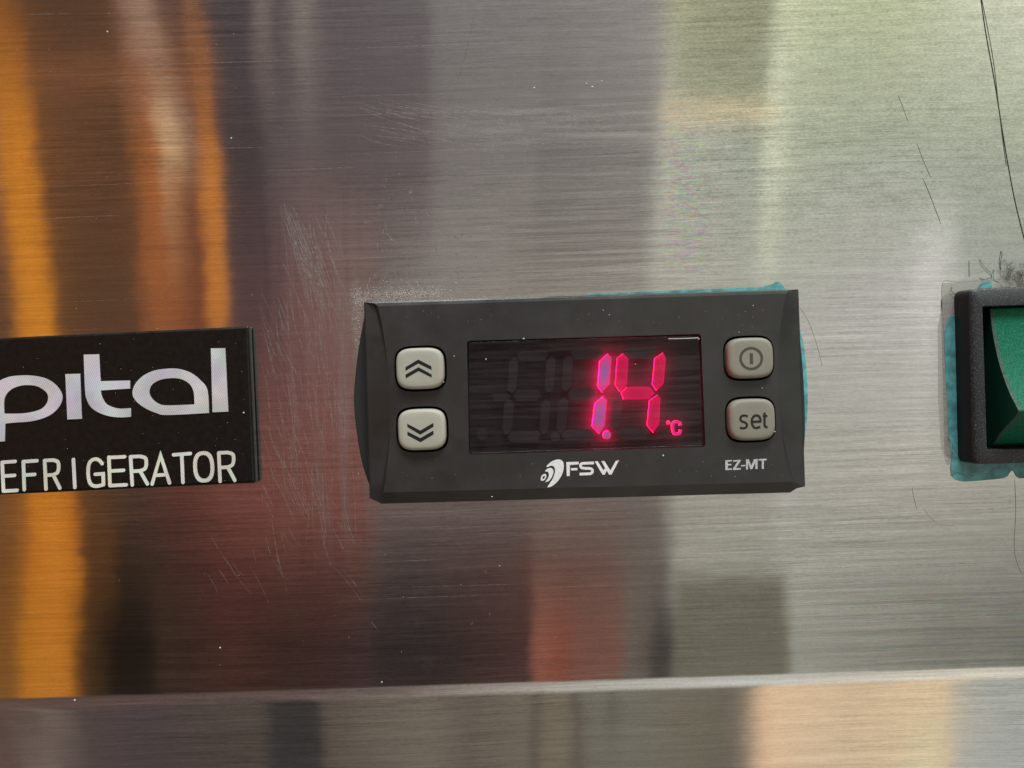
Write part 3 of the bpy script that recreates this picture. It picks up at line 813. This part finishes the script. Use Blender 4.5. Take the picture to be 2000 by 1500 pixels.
# display
dsp = finish('display', fill_mesh([[at_h(*p, HP, 3.05) for p in ((905, 658), (1376, 645), (1386, 880), (908, 897))]], 2.7, 3.05), m_well, ctl)
def cw(cx, cy): return (900 + cx / 5.77, 640 + cy / 5.77)
G = {'a': [(630, 310), (660, 262), (960, 255), (985, 300), (945, 370), (665, 378)],
     'f': [(600, 330), (650, 360), (625, 690), (575, 745), (525, 700), (545, 380)],
     'b': [(1020, 320), (1070, 350), (1045, 690), (990, 730), (945, 690), (965, 370)],
     'g': [(590, 760), (640, 705), (860, 700), (905, 750), (850, 825), (630, 825)],
     'e': [(550, 800), (600, 850), (575, 1150), (510, 1215), (465, 1150), (490, 860)],
     'c': [(965, 800), (1010, 850), (985, 1150), (930, 1200), (885, 1140), (905, 860)],
     'd': [(525, 1230), (570, 1170), (870, 1165), (905, 1200), (860, 1285), (570, 1290)]}
HG = 4.2
def ghost(pts):
    o = finish('unlit_segment', fill_mesh([pts], 4.08, HG), m_ghost, dsp)
for d_, segs in ((0, 'abcdefg'), (1, 'afged'), (2, 'aed')):
    for s_ in segs:
        ghost([(x + 106 * d_, y - 3.5 * d_) for x, y in (cw(*p) for p in G[s_])])
ghost(ell(941, 848, 11, 11, 20)); ghost([cw(*p) for p in ((350, 760), (375, 742), (520, 738), (560, 770), (520, 822), (380, 826))])
ghost(ell(1085, 853, 9, 9, 20)); ghost(ell(1298, 846, 7.5, 7.5, 20))

def lit(pts, face_mat, glow_mat, h1=4.5, smooth_pts=False, grow=1.0):
    """lit segment: front face with a hot core, light leaking from its sides on to the housing"""
    n = len(pts); cx = sum(p[0] for p in pts) / n; cy = sum(p[1] for p in pts) / n
    pts = [(cx + (x - cx) * (grow + 0.02), cy + (y - cy) * grow) if abs(max(p[1] for p in pts) - min(p[1] for p in pts)) > 30 else (cx + (x - cx) * grow, cy + (y - cy) * (grow + 0.02)) for x, y in pts]
    bm = bmesh.new(); lay = bm.verts.layers.float.new('core')
    rings = []
    for k, cval in ((1.0, 0.0), (0.86, 0.36), (0.6, 0.6), (0.3, 0.85)):
        ring = []
        for (x, y) in pts:
            v = bm.verts.new(W(cx + (x - cx) * k, cy + (y - cy) * k, h1)); v[lay] = cval; ring.append(v)
        rings.append(ring)
    cv = bm.verts.new(W(cx, cy, h1)); cv[lay] = 1.0
    for a, b2 in zip(rings[:-1], rings[1:]):
        for j in range(n): bm.faces.new((a[j], a[(j + 1) % n], b2[(j + 1) % n], b2[j]))
    for j in range(n): bm.faces.new((rings[-1][j], rings[-1][(j + 1) % n], cv))
    back = [bm.verts.new(W(*at_h(x, y, h1, h1 - 0.3), h1 - 0.3)) for x, y in pts]
    for j in range(n):
        f = bm.faces.new((rings[0][j], back[j], back[(j + 1) % n], rings[0][(j + 1) % n])); f.material_index = 1
    f = bm.faces.new(back[::-1]); f.material_index = 1
    bmesh.ops.recalc_face_normals(bm, faces=bm.faces[:])
    mi = [f.material_index for f in bm.faces]
    me = bpy.data.meshes.new('m'); bm.to_mesh(me); bm.free()
    o = finish('lit_segment', me, [face_mat, glow_mat], dsp)
    for p, i_ in zip(o.data.polygons, mi): p.material_index = i_
    return o
for q in ([(148, 503), (170, 527), (158, 690), (113, 738), (86, 700), (98, 547)], [(120, 762), (142, 787), (128, 945), (95, 993), (51, 945), (68, 807)]):
    lit([c2(*p) for p in q], m_led1, m_glow)
for q in ([(240, 500), (272, 535), (262, 690), (222, 735), (193, 695), (205, 530)], [(228, 742), (262, 707), (405, 707), (432, 742), (400, 780), (243, 780)],
          [(484, 497), (500, 530), (487, 685), (445, 728), (420, 690), (435, 530)], [(450, 755), (467, 775), (460, 930), (425, 985), (388, 940), (402, 790)]):
    lit([c2(*p) for p in q], m_led4, m_glowS)
lit(ell(*c2(143, 999), 8.2, 8.2, 20), m_led1, m_glow)['label'] = 'lit round decimal point'
def cc(x, y): return (1280 + x / 21.43, 800 + y / 21.43)
def lit_shape(loops):
    fm_ = fill_mesh(loops, 4.2, 4.5)
    n0 = [1 if (abs(p.normal.y) < 0.5 or p.center.y > -0.0043) else 0 for p in fm_.polygons]
    o = finish('lit_unit_symbol', fm_, [m_ledC, m_glowS], dsp)
    for p, i_ in zip(o.data.polygons, n0): p.material_index = i_
    return o
Cst = [cc(*p) for p in smooth_line([(1060, 670), (1045, 560), (960, 520), (830, 520), (745, 600), (735, 760), (755, 920), (830, 1015), (930, 1020), (1025, 985), (1060, 850)], 4)]
lit_shape([ribbon(Cst, 5.6, False)])['label'] = 'lit letter C'
lit_shape([ell(*cc(560, 545), 3.9, 3.9, 20), ell(*cc(560, 545), 1.5, 1.5, 14)])['label'] = 'small lit degree ring'
pane_lp = rrect([(914.5, 668), (1366.5, 654.8), (1375.3, 870.5), (918.5, 886.3)], 5.5)
pane = finish('display_window', fill_mesh([pane_lp], 4.9, 5.4, 0.12), m_pane, ctl, 50)
# glint on the window's upper right edge, drawn as a pale strip
m_glint = plastic('painted_glint', (0.62, 0.60, 0.60), 0.15, 0.8)
finish('window_glint', fill_mesh([ribbon(smooth_line([(1306, 661.5), (1330, 661.2), (1355, 660.2), (1363, 659.8), (1365.5, 662.5)], 3), 1.4, True)], 5.38, 5.44), m_glint, pane)

# red lamp added in front of the display, tinting window and case
ld = bpy.data.lights.new('added_red_glow', 'POINT'); ld.energy = 0.0016; ld.color = (1.0, 0.06, 0.16); ld.shadow_soft_size = 0.004
lo_ = bpy.data.objects.new('added_red_glow', ld); COL.objects.link(lo_); lo_.location = W(1205, 775, 10.5)

# printing
def cf(x, y): return (1040 + x / 10, 880 + y / 10)
def ce(x, y): return (1400 + x / 10, 880 + y / 10)
big_s = [(278, 300), (330, 245), (400, 200), (490, 175), (560, 185), (600, 230), (612, 300), (600, 400), (560, 500), (500, 590), (430, 660), (360, 705), (285, 718), (330, 650), (390, 560), (430, 460), (440, 380), (425, 325), (390, 300), (340, 300), (290, 322)]
mid_s = [(240, 405), (285, 360), (350, 338), (395, 360), (410, 410), (395, 480), (360, 550), (310, 600), (245, 618), (290, 560), (318, 500), (318, 450), (300, 415), (265, 410)]
h0, h1 = 5.6, 5.625
lm = [fill_mesh([smooth_loop([cf(*p) for p in big_s], 4, (12,))], h0, h1), fill_mesh([smooth_loop([cf(*p) for p in mid_s], 4, (0, 8))], h0, h1),
      fill_mesh([smooth_loop([cf(*p) for p in ((160, 560), (175, 500), (215, 462), (255, 458), (272, 490), (260, 540), (225, 580), (175, 590))], 4),
                 smooth_loop([cf(*p) for p in ((195, 545), (205, 510), (235, 492), (245, 505), (235, 535), (210, 558))], 4)], h0, h1)]
finish('logo', join_meshes(lm), m_white, faceplate)
S_c = smooth_line([(985, 250), (945, 268), (938, 300), (955, 330), (1000, 345)], 4)
S_d = smooth_line([(1120, 350), (1158, 365), (1172, 400), (1160, 435), (1125, 453)], 4)
fm2 = [fill_mesh([[cf(*p) for p in ((660, 225), (905, 218), (900, 270), (730, 282), (728, 495), (670, 500))]], h0, h1),
       fill_mesh([[cf(*p) for p in ((748, 345), (880, 338), (878, 385), (752, 388))]], h0, h1),
       fill_mesh([ribbon([cf(*p) for p in [(1200, 242)] + S_c + S_d + [(920, 460)]], 5.2, False)], h0, h1),
       fill_mesh([[cf(*p) for p in ((1215, 212), (1275, 207), (1388, 390), (1418, 340), (1345, 207), (1405, 203), (1522, 390), (1628, 200), (1687, 195), (1545, 468), (1498, 470), (1450, 392), (1412, 470), (1368, 472))]], h0, h1)]
finish('lettering', join_meshes(fm2), m_white, faceplate)
ez = [[(168, 188), (295, 184), (293, 212), (215, 218), (216, 262), (285, 258), (285, 285), (217, 292), (218, 350), (292, 346), (290, 380), (168, 383)],
      [(315, 190), (462, 180), (464, 205), (372, 345), (468, 340), (470, 372), (315, 380), (316, 352), (410, 212), (318, 220)],
      [(472, 285), (555, 280), (556, 305), (473, 310)],
      [(570, 172), (625, 170), (676, 300), (728, 168), (798, 165), (795, 360), (755, 362), (752, 230), (692, 362), (655, 363), (610, 235), (608, 368), (572, 370)],
      [(815, 165), (972, 160), (975, 190), (920, 193), (918, 358), (878, 358), (880, 195), (818, 197)]]
finish('lettering', join_meshes([fill_mesh([[ce(*p) for p in q]], h0, h1) for q in ez]), m_white2, faceplate)

# ------------------------------------------------------------------ brand badge
bdg = thing('name_badge', 'glossy black badge with raised silver letters reading pital and EFRIGERATOR', 'badge', W(250, 805, 0))
HBD = 2.2
sh = 2.0
plate_pts = [(-420, 681), (478.5, 637.5), (491.5, 941.5), (-420, 985)]
finish('badge_plate', fill_mesh([rrect([(-420, 680), (484.5, 636.8), (498, 943.5), (-420, 986)], 4)], 0.0, HBD, 0.42), m_badge, bdg, 60)
def cb(x, y): return (x / 3.7037, 600 + y / 3.7037)
h0, h1 = HBD, HBD + 0.12
p_out = [(35, 970), (38, 842), (100, 835), (220, 826), (320, 800), (390, 760), (438, 702), (450, 640), (412, 572), (340, 520), (250, 497), (160, 493), (60, 505), (-20, 545), (-66, 620), (-72, 700), (-66, 976)]
p_in = [(30, 770), (28, 690), (40, 640), (80, 595), (140, 570), (200, 563), (270, 572), (330, 610), (348, 650), (335, 700), (290, 740), (200, 764), (110, 770)]
a_out = [(1205, 445), (1290, 446), (1380, 475), (1450, 530), (1500, 600), (1512, 765), (1210, 780), (1130, 765), (1050, 730), (985, 680), (958, 625), (975, 560), (1030, 500), (1110, 460)]
a_in = [(1240, 513), (1310, 520), (1370, 555), (1400, 610), (1407, 703), (1205, 710), (1140, 695), (1095, 655), (1080, 610), (1100, 560), (1160, 525)]
t_out = [(605, 343), (715, 340), (725, 535), (938, 530), (942, 588), (728, 602), (738, 650), (768, 700), (820, 725), (870, 734), (945, 730), (948, 792), (880, 797), (800, 790), (720, 765), (660, 725), (628, 670), (615, 600)]
pit = [fill_mesh([smooth_loop([cb(*p) for p in p_out], 5, (0, 1, 16)), smooth_loop([cb(*p) for p in p_in], 5, (0,))], h0, h1),
       fill_mesh([[cb(*p) for p in ((472, 484), (577, 481), (593, 807), (487, 812))]], h0, h1),
       fill_mesh([smooth_loop([cb(*p) for p in t_out], 5, (0, 1, 2, 3, 4, 5, 10, 11))], h0, h1),
       fill_mesh([smooth_loop([cb(*p) for p in a_out], 5, (5,)), smooth_loop([cb(*p) for p in a_in], 5, (4,))], h0, h1),
       fill_mesh([[cb(*p) for p in ((1525, 298), (1628, 296), (1652, 755), (1537, 760))]], h0, h1)]
finish('lettering', join_meshes(pit), m_sil, bdg)
def letR(x0, x1, yt, yb, sk=10):
    m = (x0 + x1) / 2; ym = yt + (yb - yt) * 0.5
    return [[(x0, yt), (x0 + sk, yb)], [(x0, yt), (m + 5, yt - 3)] + smooth_line([(m + 5, yt - 3), (x1 - 16, yt + 10), (x1 - 8, yt + 48), (x1 - 18, ym - 16), (m + 5, ym)], 4)[1:] + [(x0 + sk / 2, ym + 4)], [(m + 8, ym + 3), (x1, yb - 7)]]
strk = []
strk += letR(-140, -45, 1135, 1342)
strk += [[(15, 1127), (24, 1330)], [(15, 1122), (108, 1116)], [(20, 1222), (104, 1217)], [(24, 1331), (122, 1325)]]
strk += [[(168, 1117), (175, 1320)], [(168, 1117), (266, 1111)], [(171, 1215), (250, 1210)]]
strk += letR(322, 432, 1109, 1316)
strk += [[(530, 1102), (541, 1304)]]
strk += [smooth_line([(738, 1132), (715, 1107), (685, 1099), (655, 1115), (640, 1150), (637, 1210), (648, 1268), (672, 1291), (705, 1294), (748, 1284)], 4), [(748, 1284), (745, 1205), (688, 1209)]]
strk += [[(787, 1085), (795, 1290)], [(787, 1088), (900, 1082)], [(790, 1186), (893, 1180)], [(795, 1291), (912, 1285)]]
strk += letR(944, 1066, 1082, 1286, 12)
strk += [[(1100, 1280), (1160, 1074), (1226, 1272)], [(1122, 1217), (1203, 1211)]]
strk += [[(1255, 1068), (1376, 1059)], [(1314, 1066), (1323, 1268)]]
strk += [{'loops': [ell(*cb(1473, 1155), 76 / 3.7, 113 / 3.7, 36, -0.05, 2.5), ell(*cb(1473, 1155), 49 / 3.7, 86 / 3.7, 36, -0.05, 2.4)]}]
strk += letR(1582, 1698, 1054, 1260, 10)
S2 = []
for s_ in strk: S2.append(s_ if isinstance(s_, dict) else [cb(*p) for p in s_])
finish('lettering', strokes_mesh(S2, 25 / 3.7, h0, h1 - 0.03, True), m_sil2, bdg)

# ------------------------------------------------------------------ rocker switch
swt = thing('rocker_switch', 'black framed rocker switch with green rocker at right edge', 'switch', W(2030, 735, 0))
HF = 5.0
fo = [(1897, 563.5), (2185, 553.5), (2197, 897), (1905, 907)]
fi = [(1920, 599), (2160, 591), (2171, 870), (1929, 878)]
bm = bmesh.new()
def ring(bm, L, h, href):
    return [bm.verts.new(W(*at_h(x, y, href, h), h)) for x, y in L]
RO = rrect(fo, 16, 6)
def shrink(L, k, c): return [((x - c[0]) * k + c[0], (y - c[1]) * k + c[1]) for x, y in L]
cen = (2045, 731)
def insetq(q, d):
    (a, b2, c_, e) = q
    return [(a[0] + d, a[1] + d), (b2[0] - d, b2[1] + d), (c_[0] - d, c_[1] - d), (e[0] + d, e[1] - d)]
R0 = ring(bm, rrect(insetq(fo, -2.0), 18, 6), 0.0, HF)
R1 = ring(bm, rrect(insetq(fo, -1.0), 17, 6), HF - 0.7, HF)
R1b = ring(bm, rrect(insetq(fo, 0.5), 16, 6), HF - 0.3, HF)
R2 = ring(bm, rrect(insetq(fo, 4), 13, 6), HF, HF)
R3 = ring(bm, rrect(insetq(fi, -1.5), 4, 6), HF, HF)
R4 = ring(bm, rrect(insetq(fi, 0), 3, 6), HF - 0.25, HF)
R5 = ring(bm, rrect(insetq(fi, 0), 3, 6), 1.0, HF)
RG = [R0, R1, R1b, R2, R3, R4, R5]
idx = []
for k_, (a, b2) in enumerate(zip(RG[:-1], RG[1:])):
    for j in range(len(a)):
        f = bm.faces.new((a[j], a[(j + 1) % len(a)], b2[(j + 1) % len(a)], b2[j])); f.material_index = 0 if k_ in (1, 2, 3, 4) else 1
bm.faces.new(R5).material_index = 1
bmesh.ops.recalc_face_normals(bm, faces=bm.faces[:])
mi = [f.material_index for f in bm.faces]
me = bpy.data.meshes.new('m'); bm.to_mesh(me); bm.free()
o = finish('frame', me, [m_frame, m_framewall], swt, 50)
for p, i_ in zip(o.data.polygons, mi): p.material_index = i_
# rocker: profile down its height, (photo y at its own left edge, height)
prof = [(601, 2.2), (603.5, 3.5), (620, 3.62), (645, 3.95), (670, 4.45), (695, 5.1), (720, 5.95), (745, 7.0), (768, 8.15), (786, 9.25), (797, 9.95), (803, 10.2), (808, 9.9), (818, 8.9), (832, 7.0), (846, 5.2), (860, 3.8), (868, 3.2), (871, 2.2)]
prof = smooth_line(prof, 3)
X0l = W(1934.5, 603.5, 3.5).x
X1l = W(*at_h(2160, 603.5, HF, 3.5), 3.5).x - 0.0004
# height of each profile point in world z measured along the rocker's left edge
pts = []
for (y, h) in prof:
    # solve photo x so that world x is X0l, then read world z
    px = 1950.0
    for _ in range(6):
        px += (X0l - W(px, y, h).x) / S
    pts.append((W(px, y, h).z, h))
bm = bmesh.new()
NXR = 10
grid = []
for (z, h) in pts:
    rowv = []
    for i in range(NXR + 1):
        u = i / NXR
        e = 0.12 if i in (0, NXR) else 0.0
        xx = X0l + (X1l - X0l) * u
        if i == 1: xx = X0l + 0.0005
        if i == NXR - 1: xx = X1l - 0.00035
        rowv.append(bm.verts.new((xx, -(h - e) * 1e-3, z)))
    grid.append(rowv)
for a, b2 in zip(grid[:-1], grid[1:]):
    for i in range(NXR):
        f = bm.faces.new((a[i], b2[i], b2[i + 1], a[i + 1])); f.material_index = 2 if i in (0, NXR - 1) else 0
for i_e in (0, NXR):
    edge = [g_[i_e] for g_ in grid]
    low = [bm.verts.new((v.co.x, -0.0012, v.co.z)) for v in edge]
    for k in range(len(edge) - 1):
        f = bm.faces.new((edge[k], edge[k + 1], low[k + 1], low[k])); f.material_index = 1
bmesh.ops.recalc_face_normals(bm, faces=bm.faces[:])
mi = [f.material_index for f in bm.faces]
me = bpy.data.meshes.new('m'); bm.to_mesh(me); bm.free()
o = finish('rocker', me, [m_green, m_greend, m_greenr], swt, 30)
for p, i_ in zip(o.data.polygons, mi): p.material_index = i_

# ------------------------------------------------------------------ torn blue-green film left round the parts
def film(loops, label, h=0.06, mat=m_teal):
    me = fill_mesh(loops, h - 0.035, h)
    return tag(finish('film_remnant', me, mat), label, 'plastic film', 'torn teal film scraps')
film([[(1120, 580), (1150, 574.5), (1250, 570), (1400, 564), (1488, 560.5), (1500, 557), (1509, 555), (1514, 551.5), (1519, 550), (1525, 553), (1532, 561), (1534, 566), (1545, 600), (1130, 605)]],
     'thin teal film strip with small peaked tab along controller top edge')
film([smooth_loop([(1555, 640), (1565, 655), (1572, 690), (1576.5, 740), (1577.5, 790), (1575.5, 830), (1571, 855), (1550, 870)], 4)], 'narrow curved teal film sliver at controller right end')
film([[(1900, 612), (1868, 613), (1856, 619), (1848, 631), (1845, 650), (1845.5, 690), (1848, 740), (1851, 800), (1853, 850), (1857, 872), (1859, 895), (1857, 915), (1858, 928), (1866, 937), (1880, 941),
       (1905, 939.5), (1940, 936.5), (1961, 934), (1968, 930), (1973, 922), (1977, 918.5), (1981, 922), (1985, 930), (1992, 934.5), (2100, 931), (2180, 925), (2180, 880), (1900, 880)]],
     'crumpled teal film around left and bottom of green switch', 0.10)
film([smooth_loop([(1908, 566), (1913, 557), (1921, 551), (1931, 549), (1937, 549.5), (1938, 566), (1925, 570)], 3, (0, 4, 5))], 'small rounded teal film tab above the green switch', 0.08)
m_milky, t, b = new_mat('milky_veil_film')  # film scrap, extended down the left to veil the switch's mirror image
b.inputs['Base Color'].default_value = (0.55, 0.56, 0.52, 1); b.inputs['Roughness'].default_value = 0.35
t.put(b.inputs['Alpha'], t.ss(t.noise(t.mapping(t.pos(), (40, 1, 1200)), 1.0, 2), 0.3, 0.7, 0.25, 0.4))
o = finish('reflection_veil_film', fill_mesh([[(1841, 553), (1937, 548), (1937, 600), (1880, 640), (1880, 906), (1849, 908), (1838, 870), (1833, 780), (1832, 640), (1840, 600)]], 0.02, 0.04), m_milky)
tag(o, 'milky clear film scrap at the green switch, extended to mute its reflection', 'plastic film')
# clear film: its cut edges and creases lie on the steel as thin dark lines
def line_obj(name, pts, r, label, cat, group, h=0.05, mat=m_hair, parent=None):
    bm = bmesh.new()
    P3 = smooth_line([tuple(p) if len(p) == 3 else (p[0], p[1], h) for p in pts], 5)
    tube_bm(bm, [W(x, y, hh) for x, y, hh in P3], r * 1e-3)
    o = finish(name, bm_mesh(bm), mat, parent, True)
    if label: tag(o, label, cat, group)
    return o
m_fedge = plastic('film_cut_edge', (0.06, 0.062, 0.05), 0.4, 0.4)
m_fsoft = plastic('film_soft_edge', (0.20, 0.21, 0.18), 0.5, 0.4)
line_obj('film_edge', [(1911, -40), (1925, 60), (1943, 160), (1962, 280), (1980, 380), (1999, 460), (2015, 520)], 0.075, 'long dark film edge running down beside the right photo border', 'film edge', None, 0.05, m_fedge)
line_obj('film_edge', [(1914, -20), (1930, 60), (1942, 130), (1950, 200), (1959, 275), (1966, 325)], 0.045, 'shorter thin film edge just left of the long dark one', 'film edge', None, 0.04, m_fedge)
line_obj('film_crease', [(1753, 184), (1762, 205), (1774, 238)], 0.032, 'uppermost of three short creases in the clear film', 'film crease', None, 0.03, m_fsoft)
line_obj('film_crease', [(1791, 280), (1803, 312), (1818, 347)], 0.036, 'middle one of three short creases in the clear film', 'film crease', None, 0.03, m_fedge)
line_obj('film_crease', [(1803, 349), (1818, 385), (1838, 438)], 0.036, 'lowest of three short creases in the clear film', 'film crease', None, 0.03, m_fedge)
line_obj('film_outline', [(1852, 760), (1845, 690), (1842, 620), (1841, 553), (1870, 551), (1937, 547)], 0.03, 'faint square film outline around upper left of green switch', 'film edge', None, 0.03, m_fsoft)
line_obj('film_crease', [(1982, 935), (1984, 1000), (1981, 1060), (1984, 1090), (1995, 1120)], 0.03, 'thin vertical crease below the notch in the switch film', 'film crease', None, 0.03, m_fsoft)
line_obj('film_crease', [(1700 + 83, 952), (1782, 958), (1786, 976), (1791, 996)], 0.03, 'short hooked line below and left of switch film', 'film crease', None, 0.03, m_fsoft)
line_obj('film_crease', [(1804, 993), (1815, 1008), (1832, 1022), (1858, 1028)], 0.03, 'short curved line trailing right below switch film', 'film crease', None, 0.03, m_fsoft)
line_obj('film_crease', [(1562, 600), (1580, 630), (1596, 675), (1606, 715)], 0.026, 'faint curved crease right of controller upper corner', 'film crease', None, 0.03, m_fsoft)
# creases in the switch film
cr = bmesh.new()
for pts_, r_ in (([(1845, 652), (1850, 640), (1862, 622), (1872, 613)], .03), ([(1850, 852), (1860, 868), (1868, 884), (1874, 890)], .03), ([(1858, 930), (1866, 924), (1876, 925), (1900, 938)], .03),
                 ([(1889, 922), (1894, 928), (1902, 930)], .03), ([(1859, 870), (1861, 880), (1858, 896)], .025), ([(1910, 564), (1918, 556), (1934, 552)], .025)):
    tube_bm(cr, [W(x, y, 0.105) for x, y in smooth_line(pts_, 3)], r_ * 1e-3, 5)
# fibres above the switch
fib = 'dark fibres above the switch'
fl_ = [([(1893, 508, .1), (1894, 525, .2), (1894, 542, .1)], .035, 'straight short fibre standing left of the switch fibres'),
       ([(1914, 506, .1), (1920, 518, .3), (1932, 530, .3), (1938, 541, .1)], .04, 'curved fibre bending down right toward teal tab'),
       ([(1956, 490, .1), (1957, 500, .3), (1954, 512, .2), (1955, 528, .1)], .06, 'thickest dark fibre, highest above the switch'),
       ([(1914, 543, .1), (1922, 546, .3), (1934, 543, .3), (1941, 541, .1)], .04, 'fibre lying almost flat over teal tab'),
       ([(1942, 526, .1), (1940, 540, .3), (1943, 548, .2), (1952, 551, .1)], .04, 'hooked fibre right of the teal tab'),
       ([(1860, 560, .1), (1858, 566, .3), (1862, 573, .4), (1867, 576, .2)], .045, 'small hooked fibre at switch upper left corner')]
for pts_, r_, lb in fl_: line_obj('fibre', pts_, r_, lb, 'fibre', fib)
rf = random.Random(5)
bm = bmesh.new()
for k in range(30):
    x = rf.uniform(1958, 2100); y = rf.uniform(515, 553); L = rf.uniform(8, 26); a = math.radians(rf.uniform(-125, -60))
    p1 = (x + L * math.cos(a), y + L * math.sin(a))
    pm = ((x + p1[0]) / 2 + rf.uniform(-4, 4), (y + p1[1]) / 2)
    tube_bm(bm, [W(px_, py_, hh) for px_, py_, hh in smooth_line([(x, y, .08), (*pm, .4), (*p1, .1)], 3)], rf.uniform(0.02, 0.045) * 1e-3, 4)
tag(finish('lint', bm_mesh(bm), m_hair), 'tangle of dark lint along switch upper edge', 'lint', None, 'stuff')
# dusty fuzz under the lint
m_fuzz, t, b = new_mat('grey_fuzz')
b.inputs['Base Color'].default_value = (0.17, 0.16, 0.145, 1); b.inputs['Roughness'].default_value = 1
P = t.pos()
qm = region(t, P, 1960, 2160, 520, 575, 22, 18)
t.put(b.inputs['Alpha'], t.math('MULTIPLY', qm, t.ss(t.noise(P, 700, 4, 0.7), 0.35, 0.70, 0.05, 0.6)))
tag(finish('fuzz', fill_mesh([[(1925, 485), (2200, 478), (2200, 562), (1925, 568)]], 0.13, 0.15), m_fuzz), 'grey dust fuzz gathered along switch upper edge', 'dust', None, 'stuff')
# specks of dust
bm = bmesh.new()
def speck(x, y, h, r):
    c = W(x, y, h)
    vs = [c + Vector((math.cos(a) * r * S * rf.uniform(.7, 1.3), -r * S * 0.4, math.sin(a) * r * S * rf.uniform(.7, 1.3))) for a in [k * math.pi / 3 for k in range(6)]]
    bv = [bm.verts.new(v) for v in vs]; tp_ = bm.verts.new(c + Vector((0, -r * S * 0.9, 0))); bt = bm.verts.new(c)
    for k in range(6):
        bm.faces.new((bv[k], bv[(k + 1) % 6], tp_)); bm.faces.new((bv[(k + 1) % 6], bv[k], bt))
for (x, y, h, r) in ((1023, 661.5, 5.6, 1.7), (949, 701.5, 5.4, 1.4), (1295, 889.5, 5.6, 1.9), (1443, 649, 5.6, 1.0), (887, 695.5, 5.6, 1.0), (1488, 757.5, 5.6, 1.2), (961, 970, 5.2, 1.2),
                     (1241, 711, 5.4, 1.0), (1471, 597, 5.6, 1.1), (1178, 606, 5.6, 1.0), (1190, 615, 5.6, 0.9), (1420, 680, 5.6, 1.2), (1513, 843, 5.6, 1.4), (866, 746, 5.6, 1.3), (864, 713, 5.8, 1.1),
                     (976, 1105, 0.02, 1.3), (146, 1367, 0, 2.0), (352, 1412, -1, 1.7), (746, 1332, 0, 1.6), (452, 270, 0, 1.8), (1157, 170, 0, 2.2), (1043, 172, 0, 2.2), (476, 806, 2.2, 2.0), (700, 925, 0, 1.4), (1208, 900, 5.6, 1.2),
                     (210, 62, 0, 1.8), (574, 1449, -2, 1.4), (430, 1265, 0, 2.0), (1480, 1347, 0, 1.0), (1145, 163, 0, 1.5), (1175, 158, 0, 1.5)):
    speck(x, y, h, r)
for k in range(70):
    speck(rf.uniform(765, 1535), rf.choice((rf.uniform(600, 650), rf.uniform(895, 940))), 5.6, rf.uniform(0.25, 0.55))
for k in range(60):
    speck(rf.uniform(0, 480), rf.uniform(660, 950), 2.2, rf.uniform(0.25, 0.55))
for k in range(130):
    x, y = rf.uniform(-20, 2020), rf.uniform(-10, 1300)
    if 680 < x < 1590 and 560 < y < 990: continue
    if x < 510 and 630 < y < 980: continue
    speck(x, y, 0, rf.uniform(0.3, 0.65))
for k in range(240):
    x = rf.gauss(760, 60); y = 584 - abs(rf.gauss(0, 14)) - (x - 740) * 0.02
    if x < 715: y = rf.uniform(560, 700); x = 704 - abs(rf.gauss(0, 7))
    speck(x, y, 0, rf.uniform(0.4, 1.0))
tag(finish('dust', bm_mesh(bm), m_dust), 'pale dust specks scattered over steel, controller and badge', 'dust', None, 'stuff')
cr_me = bm_mesh(cr)
fm_parent = [o for o in bpy.data.objects if o.name.startswith('film_remnant') and 'crumpled' in o.get('label', '')][0]
finish('crease', cr_me, m_fedge, fm_parent)
